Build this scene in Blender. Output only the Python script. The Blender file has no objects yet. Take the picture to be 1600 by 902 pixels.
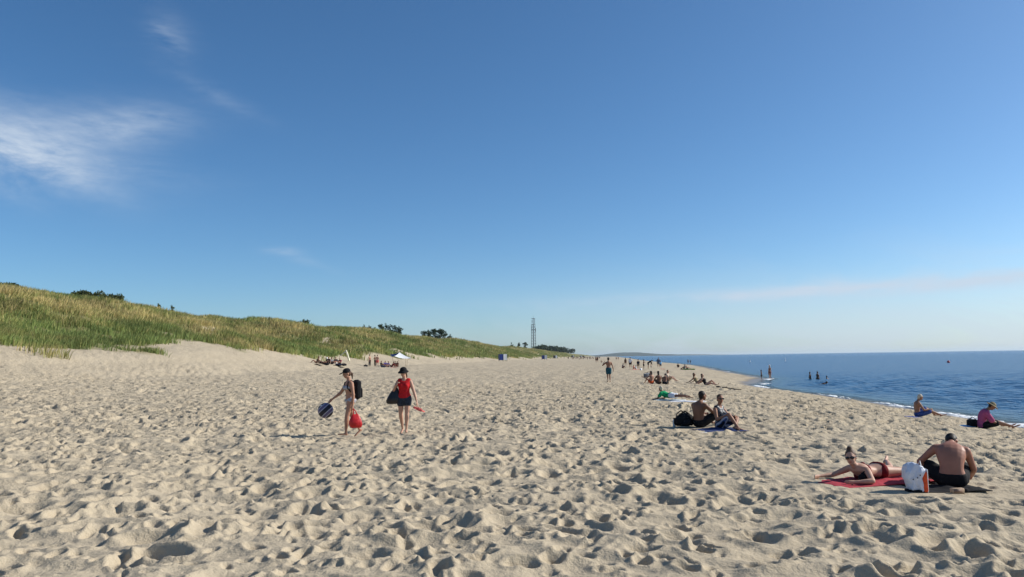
import bpy, bmesh, math, random
import numpy as np
from mathutils import Vector, Matrix

random.seed(7)
RNG = np.random.default_rng(11)
R = math.radians
scene = bpy.context.scene
COL = scene.collection

# ------------------------------------------------------------------ camera
EYE = np.array((0.0, 0.0, 1.92))
FPX, CX, CY = 1230.0, 800.0, 451.0          # focal length and centre, in pixels of a 1600 wide frame
PITCH, ROLL = R(5.02), R(0.85)
_f = np.array((0, math.cos(PITCH), math.sin(PITCH)))
_r0 = np.array((1.0, 0, 0)); _u0 = np.array((0, -math.sin(PITCH), math.cos(PITCH)))
_u = _u0 * math.cos(ROLL) + _r0 * math.sin(ROLL)
_r = _r0 * math.cos(ROLL) - _u0 * math.sin(ROLL)
cam_data = bpy.data.cameras.new('camera')
cam_data.sensor_width = 36.0
cam_data.lens = 36.0 * FPX / 1600.0
cam_data.clip_start = 0.1
cam_data.clip_end = 90000.0
cam = bpy.data.objects.new('camera', cam_data)
COL.objects.link(cam)
cam.matrix_world = Matrix(((_r[0], _u[0], -_f[0], EYE[0]), (_r[1], _u[1], -_f[1], EYE[1]),
                           (_r[2], _u[2], -_f[2], EYE[2]), (0, 0, 0, 1)))
scene.camera = cam

# ------------------------------------------------------------------ world, sun, exposure
SUN_AZ, SUN_EL = R(80), R(32)               # azimuth clockwise from the view direction (+Y)
world = bpy.data.worlds.new('World'); scene.world = world; world.use_nodes = True
WN, WL = world.node_tree.nodes, world.node_tree.links
WN.clear()
def wn(t, **k):
    n = WN.new(t)
    for a, v in k.items(): setattr(n, a, v)
    return n
def wmath(op, a, b=None, clamp=False):
    n = wn('ShaderNodeMath', operation=op); n.use_clamp = clamp
    for i, v in enumerate((a, b)):
        if v is None: continue
        if isinstance(v, (int, float)): n.inputs[i].default_value = v
        else: WL.new(v, n.inputs[i])
    return n.outputs[0]
sky = wn('ShaderNodeTexSky', sky_type='NISHITA')
sky.sun_disc = False
sky.sun_elevation = SUN_EL
sky.sun_rotation = SUN_AZ
sky.altitude = 0
sky.air_density = 0.7; sky.dust_density = 0.8; sky.ozone_density = 4.0
tc = wn('ShaderNodeTexCoord')
sep = wn('ShaderNodeSeparateXYZ'); WL.new(tc.outputs['Generated'], sep.inputs[0])
az = wmath('ARCTAN2', sep.outputs[0], sep.outputs[1])
el = wmath('ARCSINE', sep.outputs[2])
comb = wn('ShaderNodeCombineXYZ'); WL.new(az, comb.inputs[0]); WL.new(el, comb.inputs[1])
# thin cirrus and a painted horizon glow: soft streaked veils at a few bearings, broken up by stretched noise
mp = wn('ShaderNodeMapping'); WL.new(comb.outputs[0], mp.inputs[0])
mp.inputs['Rotation'].default_value = (0, 0, R(22)); mp.inputs['Scale'].default_value = (7, 20, 1)
nz = wn('ShaderNodeTexNoise'); WL.new(mp.outputs[0], nz.inputs[0])
nz.inputs['Scale'].default_value = 1.0; nz.inputs['Detail'].default_value = 9; nz.inputs['Roughness'].default_value = 0.62
nz.inputs['Distortion'].default_value = 0.9
mp2 = wn('ShaderNodeMapping'); WL.new(comb.outputs[0], mp2.inputs[0])
mp2.inputs['Rotation'].default_value = (0, 0, R(30)); mp2.inputs['Scale'].default_value = (30, 110, 1)
nz2 = wn('ShaderNodeTexNoise'); WL.new(mp2.outputs[0], nz2.inputs[0])
nz2.inputs['Scale'].default_value = 1.0; nz2.inputs['Detail'].default_value = 6; nz2.inputs['Roughness'].default_value = 0.6
def veil(px, py, wpx, hpx, rot, amp, sharp=2.0, lo=.38, hi=.72):
    a0 = math.atan2(px - CX, FPX); e0 = math.atan((577 - py) / FPX * math.cos(a0))
    da = wmath('SUBTRACT', az, a0); de = wmath('SUBTRACT', el, e0)
    c, s = math.cos(R(rot)), math.sin(R(rot))
    p = wmath('ADD', wmath('MULTIPLY', da, c), wmath('MULTIPLY', de, s))
    q = wmath('SUBTRACT', wmath('MULTIPLY', de, c), wmath('MULTIPLY', da, s))
    # warp the outline with the noise
    wob = wmath('MULTIPLY', wmath('SUBTRACT', nz.outputs[0], .5), 2.2)
    p = wmath('ADD', wmath('DIVIDE', p, wpx / FPX), wob); q = wmath('ADD', wmath('DIVIDE', q, hpx / FPX), wob)
    rr = wmath('ADD', wmath('MULTIPLY', p, p), wmath('MULTIPLY', q, q))
    g = wmath('POWER', 2.718, wmath('MULTIPLY', rr, -1.0))
    n = wn('ShaderNodeMapRange'); n.clamp = True
    WL.new(wmath('ADD', wmath('MULTIPLY', nz.outputs[0], .62), wmath('MULTIPLY', nz2.outputs[0], .38)), n.inputs[0])
    n.inputs[1].default_value = lo; n.inputs[2].default_value = hi
    return wmath('MULTIPLY', wmath('MULTIPLY', g, n.outputs[0]), amp)
veils = [veil(10, 225, 130, 44, -8, .85, lo=.22, hi=.62), veil(60, 255, 90, 22, -22, .45, lo=.3), veil(180, 195, 85, 26, 8, .70, lo=.32), veil(255, 50, 32, 24, -35, .40), veil(330, 150, 70, 12, -22, .25),
         veil(440, 404, 26, 5, 0, .5), veil(480, 420, 40, 8, -20, .22),
         veil(1400, 474, 340, 10, 1, .85, lo=.25, hi=.6), veil(1290, 466, 40, 10, 14, .4), veil(1560, 545, 620, 75, 0, .62, lo=-.6, hi=.5)]  # last one: pale glow low on the right, painted into the sky colour
tot = veils[0]
for v in veils[1:]: tot = wmath('ADD', tot, v)
tot = wmath('MINIMUM', tot, .85)
mix = wn('ShaderNodeMix', data_type='RGBA')
hsv = wn('ShaderNodeHueSaturation'); hsv.inputs['Saturation'].default_value = 1.14; WL.new(sky.outputs[0], hsv.inputs['Color'])
wb = wn('ShaderNodeMix', data_type='RGBA', blend_type='MULTIPLY'); wb.inputs['Factor'].default_value = 1.0      # white balance of the whole sky
WL.new(hsv.outputs[0], wb.inputs['A']); wb.inputs['B'].default_value = (.95, 1.05, 1.01, 1)
WL.new(tot, mix.inputs['Factor']); WL.new(wb.outputs['Result'], mix.inputs['A'])
mix.inputs['B'].default_value = (4.4, 5.1, 6.0, 1)
bg = wn('ShaderNodeBackground'); bg.inputs['Strength'].default_value = 0.125
WL.new(mix.outputs['Result'], bg.inputs['Color'])
wo = wn('ShaderNodeOutputWorld'); WL.new(bg.outputs[0], wo.inputs['Surface'])

sun_data = bpy.data.lights.new('sun', 'SUN')
sun_data.energy = 5.0; sun_data.angle = R(0.53); sun_data.color = (1.0, 0.945, 0.86)
sun = bpy.data.objects.new('sun', sun_data); COL.objects.link(sun)
sd = Vector((math.sin(SUN_AZ) * math.cos(SUN_EL), math.cos(SUN_AZ) * math.cos(SUN_EL), math.sin(SUN_EL)))
sun.rotation_euler = sd.to_track_quat('Z', 'Y').to_euler()
sun.location = (30, 8, 30)

scene.view_settings.view_transform = 'Standard'
scene.view_settings.look = 'None'
scene.view_settings.exposure = 0.12
scene.view_settings.gamma = 1.0
scene.view_settings.use_curve_mapping = False
scene.render.engine = 'CYCLES'
scene.cycles.use_denoising = True
scene.cycles.max_bounces = 6
scene.cycles.transparent_max_bounces = 8
scene.cycles.sample_clamp_indirect = 4.0

# ------------------------------------------------------------------ helpers: noise, materials, tags
def _hash(ix, iy, seed):
    h = (ix.astype(np.int64) * 374761393 + iy.astype(np.int64) * 668265263 + seed * 982451653) & 0xFFFFFFFF
    h = ((h ^ (h >> 13)) * 1274126177) & 0xFFFFFFFF
    h = h ^ (h >> 16)
    return (h & 0xFFFF).astype(np.float64) / 65535.0
def vnoise(x, y, seed=0):
    x = np.asarray(x, float); y = np.asarray(y, float)
    ix = np.floor(x); iy = np.floor(y)
    fx = x - ix; fy = y - iy
    fx = fx * fx * fx * (fx * (fx * 6 - 15) + 10); fy = fy * fy * fy * (fy * (fy * 6 - 15) + 10)
    a = _hash(ix, iy, seed); b = _hash(ix + 1, iy, seed); c = _hash(ix, iy + 1, seed); d = _hash(ix + 1, iy + 1, seed)
    return (a + (b - a) * fx) * (1 - fy) + (c + (d - c) * fx) * fy
def fbm(x, y, oct=4, seed=0, gain=.5):
    t = 0.0; a = 1.0; n = 0.0
    for k in range(oct):
        t = t + a * vnoise(np.asarray(x) * 2**k + 17.3 * k, np.asarray(y) * 2**k - 9.1 * k, seed + k); n += a; a *= gain
    return t / n
def sstep(a, b, x):
    t = np.clip((x - a) / (b - a), 0, 1); return t * t * (3 - 2 * t)

def tag(o, label=None, cat=None, group=None, kind=None):
    if label: o['label'] = label
    if cat: o['category'] = cat
    if group: o['group'] = group
    if kind: o['kind'] = kind
    return o

MATS = {}
def mat(name, rgb, rough=.6, var=.12, scale=18.0, bump=0.0, bscale=None, spec=.3, metallic=0.0, transl=0.0, sub=0.0):
    """plain surface with a mottled tone and fine relief"""
    if name in MATS: return MATS[name]
    m = bpy.data.materials.new(name); m.use_nodes = True
    nt = m.node_tree; N, L = nt.nodes, nt.links
    b = N['Principled BSDF']
    tcn = N.new('ShaderNodeTexCoord'); nzn = N.new('ShaderNodeTexNoise')
    L.new(tcn.outputs['Object'], nzn.inputs['Vector'])
    nzn.inputs['Scale'].default_value = scale; nzn.inputs['Detail'].default_value = 4
    mx = N.new('ShaderNodeMix'); mx.data_type = 'RGBA'
    mr = N.new('ShaderNodeMapRange'); mr.inputs[1].default_value = .3; mr.inputs[2].default_value = .7
    L.new(nzn.outputs[0], mr.inputs[0]); L.new(mr.outputs[0], mx.inputs['Factor'])
    mx.inputs['A'].default_value = tuple(max(0, c * (1 - var)) for c in rgb) + (1,)
    mx.inputs['B'].default_value = tuple(min(1, c * (1 + var)) for c in rgb) + (1,)
    L.new(mx.outputs['Result'], b.inputs['Base Color'])
    b.inputs['Roughness'].default_value = rough; b.inputs['Metallic'].default_value = metallic
    b.inputs['Specular IOR Level'].default_value = spec
    if sub:
        b.inputs['Subsurface Weight'].default_value = sub; b.inputs['Subsurface Radius'].default_value = (.012, .005, .003)
        b.inputs['Subsurface Scale'].default_value = 1.0
    if bump:
        n2 = N.new('ShaderNodeTexNoise'); n2.inputs['Scale'].default_value = bscale or scale * 2; n2.inputs['Detail'].default_value = 3
        L.new(tcn.outputs['Object'], n2.inputs['Vector'])
        bp = N.new('ShaderNodeBump'); bp.inputs['Strength'].default_value = bump; bp.inputs['Distance'].default_value = .02
        L.new(n2.outputs[0], bp.inputs['Height']); L.new(bp.outputs[0], b.inputs['Normal'])
    if transl:
        tr = N.new('ShaderNodeBsdfTranslucent'); L.new(mx.outputs['Result'], tr.inputs['Color'])
        ms = N.new('ShaderNodeMixShader'); ms.inputs[0].default_value = transl
        out = N['Material Output']
        L.new(b.outputs[0], ms.inputs[1]); L.new(tr.outputs[0], ms.inputs[2]); L.new(ms.outputs[0], out.inputs['Surface'])
    MATS[name] = m
    return m

def grid_mesh(name, X, Y, Z, closed=True):
    """rows x cols of points -> quads; cols wrap round when closed"""
    nr, nc = X.shape
    co = np.stack((X, Y, Z), -1).reshape(-1, 3).astype(np.float32)
    idx = np.arange(nr * nc).reshape(nr, nc)
    a = idx[:-1]; b = idx[1:]
    if closed:
        a2 = np.roll(a, -1, 1); b2 = np.roll(b, -1, 1)
    else:
        a2 = a[:, 1:]; b2 = b[:, 1:]; a = a[:, :-1]; b = b[:, :-1]
    q = np.stack((a, a2, b2, b), -1).reshape(-1, 4).astype(np.int32)
    return raw_mesh(name, co, q)
def raw_mesh(name, co, faces):
    me = bpy.data.meshes.new(name)
    k = faces.shape[1]; n = len(faces)
    me.vertices.add(len(co)); me.vertices.foreach_set('co', co.astype(np.float32).ravel())
    me.loops.add(n * k); me.loops.foreach_set('vertex_index', faces.astype(np.int32).ravel())
    me.polygons.add(n)
    me.polygons.foreach_set('loop_start', np.arange(0, n * k, k, dtype=np.int32))
    me.update(calc_edges=True)
    return me
def attr(me, name, vals):
    a = me.attributes.new(name, 'FLOAT', 'POINT'); a.data.foreach_set('value', np.asarray(vals, np.float32).ravel())
def link(name, me, material, parent=None, smooth=True):
    o = bpy.data.objects.new(name, me); COL.objects.link(o)
    if material: me.materials.append(material)
    if smooth: me.polygons.foreach_set('use_smooth', np.ones(len(me.polygons), bool))
    if parent: o.parent = parent
    return o

# ------------------------------------------------------------------ the lie of the land (beach coordinates: s towards the sea, t along the shore)
SEA = -0.90
BETA = math.atan(0.11)
CB, SB = math.cos(BETA), math.sin(BETA)
def st(x, y): return x * CB - y * SB, x * SB + y * CB
def xy(s, t): return s * CB + t * SB, -s * SB + t * CB
def ray(px, py):
    d = _f + _r * ((px - CX) / FPX) + _u * ((CY - py) / FPX); return d
def plane_hit(px, py, z):
    d = ray(px, py); k = (z - EYE[2]) / d[2]; return EYE + d * k
_shore_px = [(1640, 676), (1600, 669), (1500, 652), (1400, 634), (1280, 617), (1190, 607), (1168, 601), (1182, 595), (1196, 591.5), (1160, 586),
             (1130, 580), (1090, 571.5), (1040, 567), (1000, 563), (985, 560)]
_ts, _ss = [-3000.0, -60.0, 8.0], [16.0, 17.0, 16.0]
for p in _shore_px:
    h = plane_hit(p[0], p[1], SEA); s_, t_ = st(h[0], h[1]); _ts.append(t_); _ss.append(s_)
_ts += [1600.0, 6000.0]; _ss += [45.0, 120.0]
_o = np.argsort(_ts); _ts = np.array(_ts)[_o]; _ss = np.array(_ss)[_o]
def shore(t):
    t = np.asarray(t, float)
    k = np.clip(np.abs(t) * .012, .5, 40)
    a = sum(np.interp(t + k * w, _ts, _ss) for w in (-1, -.5, 0, .5, 1)) / 5
    return a + (fbm(t * .25, t * 0, 2, 5) - .5) * np.clip(.5 + np.abs(t) * .006, 0, 3)
_ps = np.array([-4000, -400, -120, -85, -72, -65, -60, -54, -47, -42.5, -39.5, -36, -31, -23, -15, -6, 2.0])
_pz = np.array([5.5,   5.5,  5.8,  7.2, 9.0, 9.25, 8.7, 6.9, 4.9, 3.75, 2.95, 1.95, .95, .48, .22, .02, 0])
def ground(x, y):
    """smooth ground height, without footprints"""
    x = np.asarray(x, float); y = np.asarray(y, float)
    s, t = st(x, y)
    # dune front swings a little along the shore
    w = sstep(-22, -40, s)
    sw = (fbm(t / 38.0, s * 0 + 3.1, 3, 31) - .5) * 9.0 * w + (fbm(t / 11.0, s / 30.0, 3, 33) - .5) * 3.0 * w
    far = sstep(120, 420, t)
    z = np.interp(s + sw, _ps, _pz)
    z = z + w * sstep(2.2, 5.0, z) * ((fbm(x / 9.0, y / 9.0, 4, 41) - .5) * 1.7 + (fbm(x / 28.0, y / 28.0, 2, 43) - .5) * 2.4)
    sh = shore(t)
    u = np.clip((s - 2.0) / np.maximum(sh - 2.0, 1), 0, None)
    zb = SEA * np.where(u < 1, u**1.8, 1 + (u - 1) * .75)
    z = np.where(s > 2.0, zb, z)
    dout = np.clip(s - sh, 0, None)
    z = np.where(s > sh, np.maximum(SEA - dout * .06, SEA - 4), z)
    z = z + (fbm(x / 7.0, y / 7.0, 3, 51) - .5) * .16 * sstep(2, 14, sh - s)
    return z
def place(px, py):
    """where the view ray through a pixel of the photograph meets the ground"""
    d = ray(px, py)
    d = d / np.linalg.norm(d)
    k = np.concatenate((np.arange(3, 60, .05), np.geomspace(60, 3000, 2500)))
    P = EYE + d * k[:, None]
    g = np.maximum(ground(P[:, 0], P[:, 1]), SEA)
    i = np.argmax(P[:, 2] < g)
    if P[i, 2] >= g[i]: raise ValueError((px, py))
    return Vector((P[i, 0], P[i, 1], float(ground(P[i, 0], P[i, 1]))))
def vegmask(x, y):
    s, t = st(x, y)
    z = ground(x, y)
    n = fbm(x / 5.0, y / 5.0, 4, 61); n2 = fbm(x / 16.0, y / 16.0, 3, 67)
    base = 3.25 - np.clip(t - 40, 0, 250) * .0045
    e_ = (n - .5) * 3.4 + (n2 - .5) * 2.0; m = sstep(base - .8 + e_, base + .6 + e_, z)
    bald = sstep(.74, .84, fbm(x / 4.5 + 40, y / 9.0, 3, 71)) * sstep(8.5, 5.5, z) * .8
    return np.where(s < -24, m * (1 - bald), 0)
# ------------------------------------------------------------------ where people sit and lie the sand is pressed flat: (px, py, radius)
PRESSED = [(546, 683, .45), (632, 678, .4), (952, 598, .5), (1095, 668, .9), (1128, 672, .9), (1345, 750, .8), (1325, 752, .8), (1352, 758, .7), (1050, 630, .9), (1390, 752, .7), (1432, 768, .45),
           (1490, 764, .8), (1437, 652, .8), (1538, 671, .9), (1050, 627, 1.0), (1072, 630, .8)]
_pp = [(place(a, b), r) for a, b, r in PRESSED]

# ------------------------------------------------------------------ trodden sand: every step leaves a pit with a pushed-up rim
HX0, HX1, HY0, HY1, HR = -42.0, 34.0, 2.0, 70.0, 0.02
_nx, _ny = int((HX1 - HX0) / HR), int((HY1 - HY0) / HR)
HM = np.zeros((_ny, _nx), np.float32)
def stamp_all(n, l0, l1, w0, w1, d0, d1, seed):
    rg = np.random.default_rng(seed)
    xs = rg.uniform(HX0 + .6, HX1 - .6, n); ys = rg.uniform(HY0 + .6, HY1 - .6, n)
    ok = np.abs(xs) < ys * .80 + 3
    xs = xs[ok]; ys = ys[ok]
    dens = fbm(xs / 3.5, ys / 3.5, 2, seed)
    ok = rg.uniform(0, 1, len(xs)) < .35 + 1.1 * dens
    xs = xs[ok]; ys = ys[ok]; n = len(xs)
    ang = rg.normal(math.pi / 2 - BETA, .75, n) + np.where(rg.uniform(0, 1, n) < .3, rg.uniform(0, 6.28, n), 0)
    ls = rg.uniform(l0, l1, n); ws = rg.uniform(w0, w1, n); ds = rg.uniform(d0, d1, n); tl = rg.uniform(-.5, .5, n); ex = rg.uniform(1.6, 3.0, n)
    for x, y, a, l, w, d, tq, e in zip(xs, ys, ang, ls, ws, ds, tl, ex):
        rad = max(l, w) * 1.7
        i0 = int((x - rad - HX0) / HR); i1 = int((x + rad - HX0) / HR) + 1
        j0 = int((y - rad - HY0) / HR); j1 = int((y + rad - HY0) / HR) + 1
        i0 = max(i0, 0); j0 = max(j0, 0); i1 = min(i1, _nx); j1 = min(j1, _ny)
        gx = (HX0 + np.arange(i0, i1, dtype=np.float32) * HR - x)[None, :]; gy = (HY0 + np.arange(j0, j1, dtype=np.float32) * HR - y)[:, None]
        ca, sa = math.cos(a), math.sin(a)
        p = (gx * ca + gy * sa) / l; q = (-gx * sa + gy * ca) / w
        q = q + .25 * p * p * tq * 2
        r2 = np.sqrt(p * p + q * q)
        m = np.clip((1.25 - r2) / .55, 0, 1); m = m * m * (3 - 2 * m)
        pit = np.clip((1.0 - r2) / .62, 0, 1); pit = pit * pit * (3 - 2 * pit)
        rim = np.exp(-((r2 - 1.12) / .24) ** 2)
        S = HM[j0:j1, i0:i1]
        S *= (1 - .5 * m)
        S += d * (-pit * (1 + tq * p) + .42 * rim * (1 - .6 * tq * p))
AREA = (HX1 - HX0) * (HY1 - HY0)
stamp_all(int(AREA * 8.0), .05, .11, .032, .07, .022, .055, 3)
stamp_all(int(AREA * 1.0), .22, .42, .15, .27, .05, .10, 1)
stamp_all(int(AREA * 8.5), .105, .185, .052, .105, .04, .085, 2)
# dry sand slumps: soften the edges a little
for ax in (0, 1):
    HM = (HM * 2 + np.roll(HM, 1, ax) + np.roll(HM, -1, ax)) * .25
def hsample(x, y):
    fx = np.clip((x - HX0) / HR, 0, _nx - 2); fy = np.clip((y - HY0) / HR, 0, _ny - 2)
    i = fx.astype(int); j = fy.astype(int); u = fx - i; v = fy - j
    return (HM[j, i] * (1 - u) + HM[j, i + 1] * u) * (1 - v) + (HM[j + 1, i] * (1 - u) + HM[j + 1, i + 1] * u) * v

def geo(a, b, k): return np.exp(np.arange(math.log(a), math.log(b), k))
rr = np.concatenate(([0.4, .9, 1.5], geo(2, 5.2, .03), geo(5.2, 55, .0030), geo(55, 160, .0075), geo(160, 600, .013), geo(600, 5000, .04)))
aa = np.concatenate((np.arange(-R(37), R(37), .0022), np.arange(R(38), R(322), R(5.2))))
A, RR_ = np.meshgrid(aa, rr)
X = RR_ * np.sin(A); Y = RR_ * np.cos(A)
Z = ground(X, Y)
S, T = st(X, Y)
SH = shore(T)
veg = vegmask(X, Y)
inm = sstep(0, 3, X - HX0) * sstep(0, 3, HX1 - X) * sstep(0, .5, Y - HY0) * sstep(0, 8, HY1 - Y) * (np.abs(X) < Y * .8 + 3)
shore_fade = sstep(.4, 2.6, SH - S)
ramp_fade = 1 - .45 * sstep(1.1, 2.0, Z)
amp = shore_fade * ramp_fade * (1 - veg)
near = np.ones_like(X)
for p, r in _pp:
    near = near * (1 - .93 * np.exp(-((X - p.x)**2 + (Y - p.y)**2) / (r * r) * .8))
micro = hsample(X, Y) * inm * (.85 + .35 * fbm(X / 9, Y / 9, 2, 77)) * (1 + .35 * sstep(10, 35, RR_))
farn = (1 - inm) * ((fbm(X / .55, Y / .55, 3, 81, .6) - .5) * .16 + (fbm(X / 1.7, Y / 1.7, 2, 82) - .5) * .16)
hum = (fbm(X / .8, Y / .55, 3, 83, .6) - .5) * .15 + (.5 - np.abs(fbm(X / .62, Y / .48, 2, 88) - .5) * 2.6) * .075 + (fbm(X / 2.2, Y / 1.6, 2, 86) - .5) * .14 + (fbm(X / .16, Y / .16, 2, 84) - .5) * .016
Z = Z + amp * near * (micro + farn * (np.hypot(X, Y) > 20) + hum)
Z = Z + veg * (fbm(X / 1.3, Y / 1.3, 3, 85) - .5) * .5
me = grid_mesh('sand_ground', X, Y, Z)
attr(me, 'veg', veg)
attr(me, 'coarse', sstep(9, 34, RR_))        # how far the sheet's own points are too wide apart for small pits
attr(me, 'wet', sstep(1.7, .5, SH - S + (fbm(X / 2.5, Y / 2.5, 2, 87) - .5) * 1.2))
def sand_material():
    m = bpy.data.materials.new('sand'); m.use_nodes = True
    N, L = m.node_tree.nodes, m.node_tree.links
    b = N['Principled BSDF']; b.inputs['Specular IOR Level'].default_value = .12
    g = N.new('ShaderNodeNewGeometry')
    def noise(sc, det=4, rough=.55):
        n = N.new('ShaderNodeTexNoise'); n.inputs['Scale'].default_value = sc; n.inputs['Detail'].default_value = det
        n.inputs['Roughness'].default_value = rough
        L.new(g.outputs['Position'], n.inputs['Vector']); return n.outputs[0]
    def ramp(v, lo, hi):
        r = N.new('ShaderNodeMapRange'); r.inputs[1].default_value = lo; r.inputs[2].default_value = hi; L.new(v, r.inputs[0]); return r.outputs[0]
    def mixc(f, a, c):
        x = N.new('ShaderNodeMix'); x.data_type = 'RGBA'
        if hasattr(f, 'type') or not isinstance(f, float): L.new(f, x.inputs['Factor'])
        else: x.inputs['Factor'].default_value = f
        for k, v in (('A', a), ('B', c)):
            if isinstance(v, tuple): x.inputs[k].default_value = v + (1,)
            else: L.new(v, x.inputs[k])
        return x.outputs['Result']
    c = mixc(ramp(noise(.35), .3, .7), (.375, .309, .215), (.440, .367, .260))
    c = mixc(ramp(noise(70, 3, .7), .35, .75), c, (.49, .418, .305))
    c = mixc(ramp(noise(240, 2, .8), .62, .80), c, (.24, .19, .14))
    av = N.new('ShaderNodeAttribute'); av.attribute_name = 'veg'
    vg = mixc(ramp(noise(.22, 5, .6), .35, .65), (.10, .115, .04), (.24, .20, .09))
    c = mixc(ramp(av.outputs['Fac'], .15, .7), c, vg)
    aw = N.new('ShaderNodeAttribute'); aw.attribute_name = 'wet'
    c = mixc(aw.outputs['Fac'], c, (.215, .172, .125))
    L.new(c, b.inputs['Base Color'])
    ro = N.new('ShaderNodeMapRange'); L.new(aw.outputs['Fac'], ro.inputs[0]); ro.inputs[3].default_value = .95; ro.inputs[4].default_value = .32
    L.new(ro.outputs[0], b.inputs['Roughness'])
    # grain and crumbs, and small pits that the sheet itself is too coarse for
    b1 = N.new('ShaderNodeBump'); b1.inputs['Distance'].default_value = .010; b1.inputs['Strength'].default_value = .7
    L.new(noise(55, 4, .7), b1.inputs['Height'])
    b2 = N.new('ShaderNodeBump'); b2.inputs['Distance'].default_value = .12; b2.inputs['Strength'].default_value = .75
    L.new(noise(5.5, 4, .6), b2.inputs['Height'])
    dry = N.new('ShaderNodeMath'); dry.operation = 'MULTIPLY_ADD'; L.new(aw.outputs['Fac'], dry.inputs[0]); dry.inputs[1].default_value = -.7; dry.inputs[2].default_value = .75
    ac = N.new('ShaderNodeAttribute'); ac.attribute_name = 'coarse'
    st_ = N.new('ShaderNodeMath'); st_.operation = 'MULTIPLY'; L.new(dry.outputs[0], st_.inputs[0])
    cr_ = N.new('ShaderNodeMapRange'); L.new(ac.outputs['Fac'], cr_.inputs[0]); cr_.inputs[3].default_value = .6; cr_.inputs[4].default_value = 1.05
    L.new(cr_.outputs[0], st_.inputs[1]); L.new(st_.outputs[0], b2.inputs['Strength'])
    L.new(b2.outputs[0], b1.inputs['Normal']); L.new(b1.outputs[0], b.inputs['Normal'])
    return m
land = tag(link('sand_ground', me, sand_material()), kind='structure')

# ------------------------------------------------------------------ the sea
rs = np.concatenate((geo(6, 22, .05), geo(22, 420, .0053), geo(420, 3000, .02), geo(3000, 45000, .12)))
as_ = np.concatenate((np.arange(R(2), R(38), .0038), np.arange(R(39), R(362), R(5.0))))
A, RS = np.meshgrid(as_, rs)
X = RS * np.sin(A); Y = RS * np.cos(A)
S, T = st(X, Y)
depth = SEA - ground(X, Y)
shoal = sstep(0.0, .5, depth)
rg = np.random.default_rng(5)
W = np.zeros_like(X)
gx = X + (fbm(X / 14, Y / 14, 2, 91) - .5) * 5; gy = Y + (fbm(X / 14, Y / 14, 2, 92) - .5) * 5
sp = np.maximum(RS * .0048, RS * .003)
for k in range(34):
    lam = math.exp(rg.uniform(math.log(.30), math.log(2.4)))
    th = rg.normal(math.pi + .25, .65)
    kx, ky = math.cos(th) * 6.283 / lam, math.sin(th) * 6.283 / lam
    w = 0.0150 * lam ** .8 * rg.uniform(.5, 1.2)
    ph = gx * kx + gy * ky + rg.uniform(0, 6.28)
    W += w * (np.sin(ph) + .25 * np.sin(2 * ph + 1.57)) * sstep(2.2, 4.5, lam / sp)
gust = .45 + .9 * fbm(X / 35, Y / 60, 3, 95)
Zs = SEA + W * shoal * gust
me = grid_mesh('sea', X, Y, Zs)
attr(me, 'depth', np.clip(depth, -.2, 4))
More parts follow.
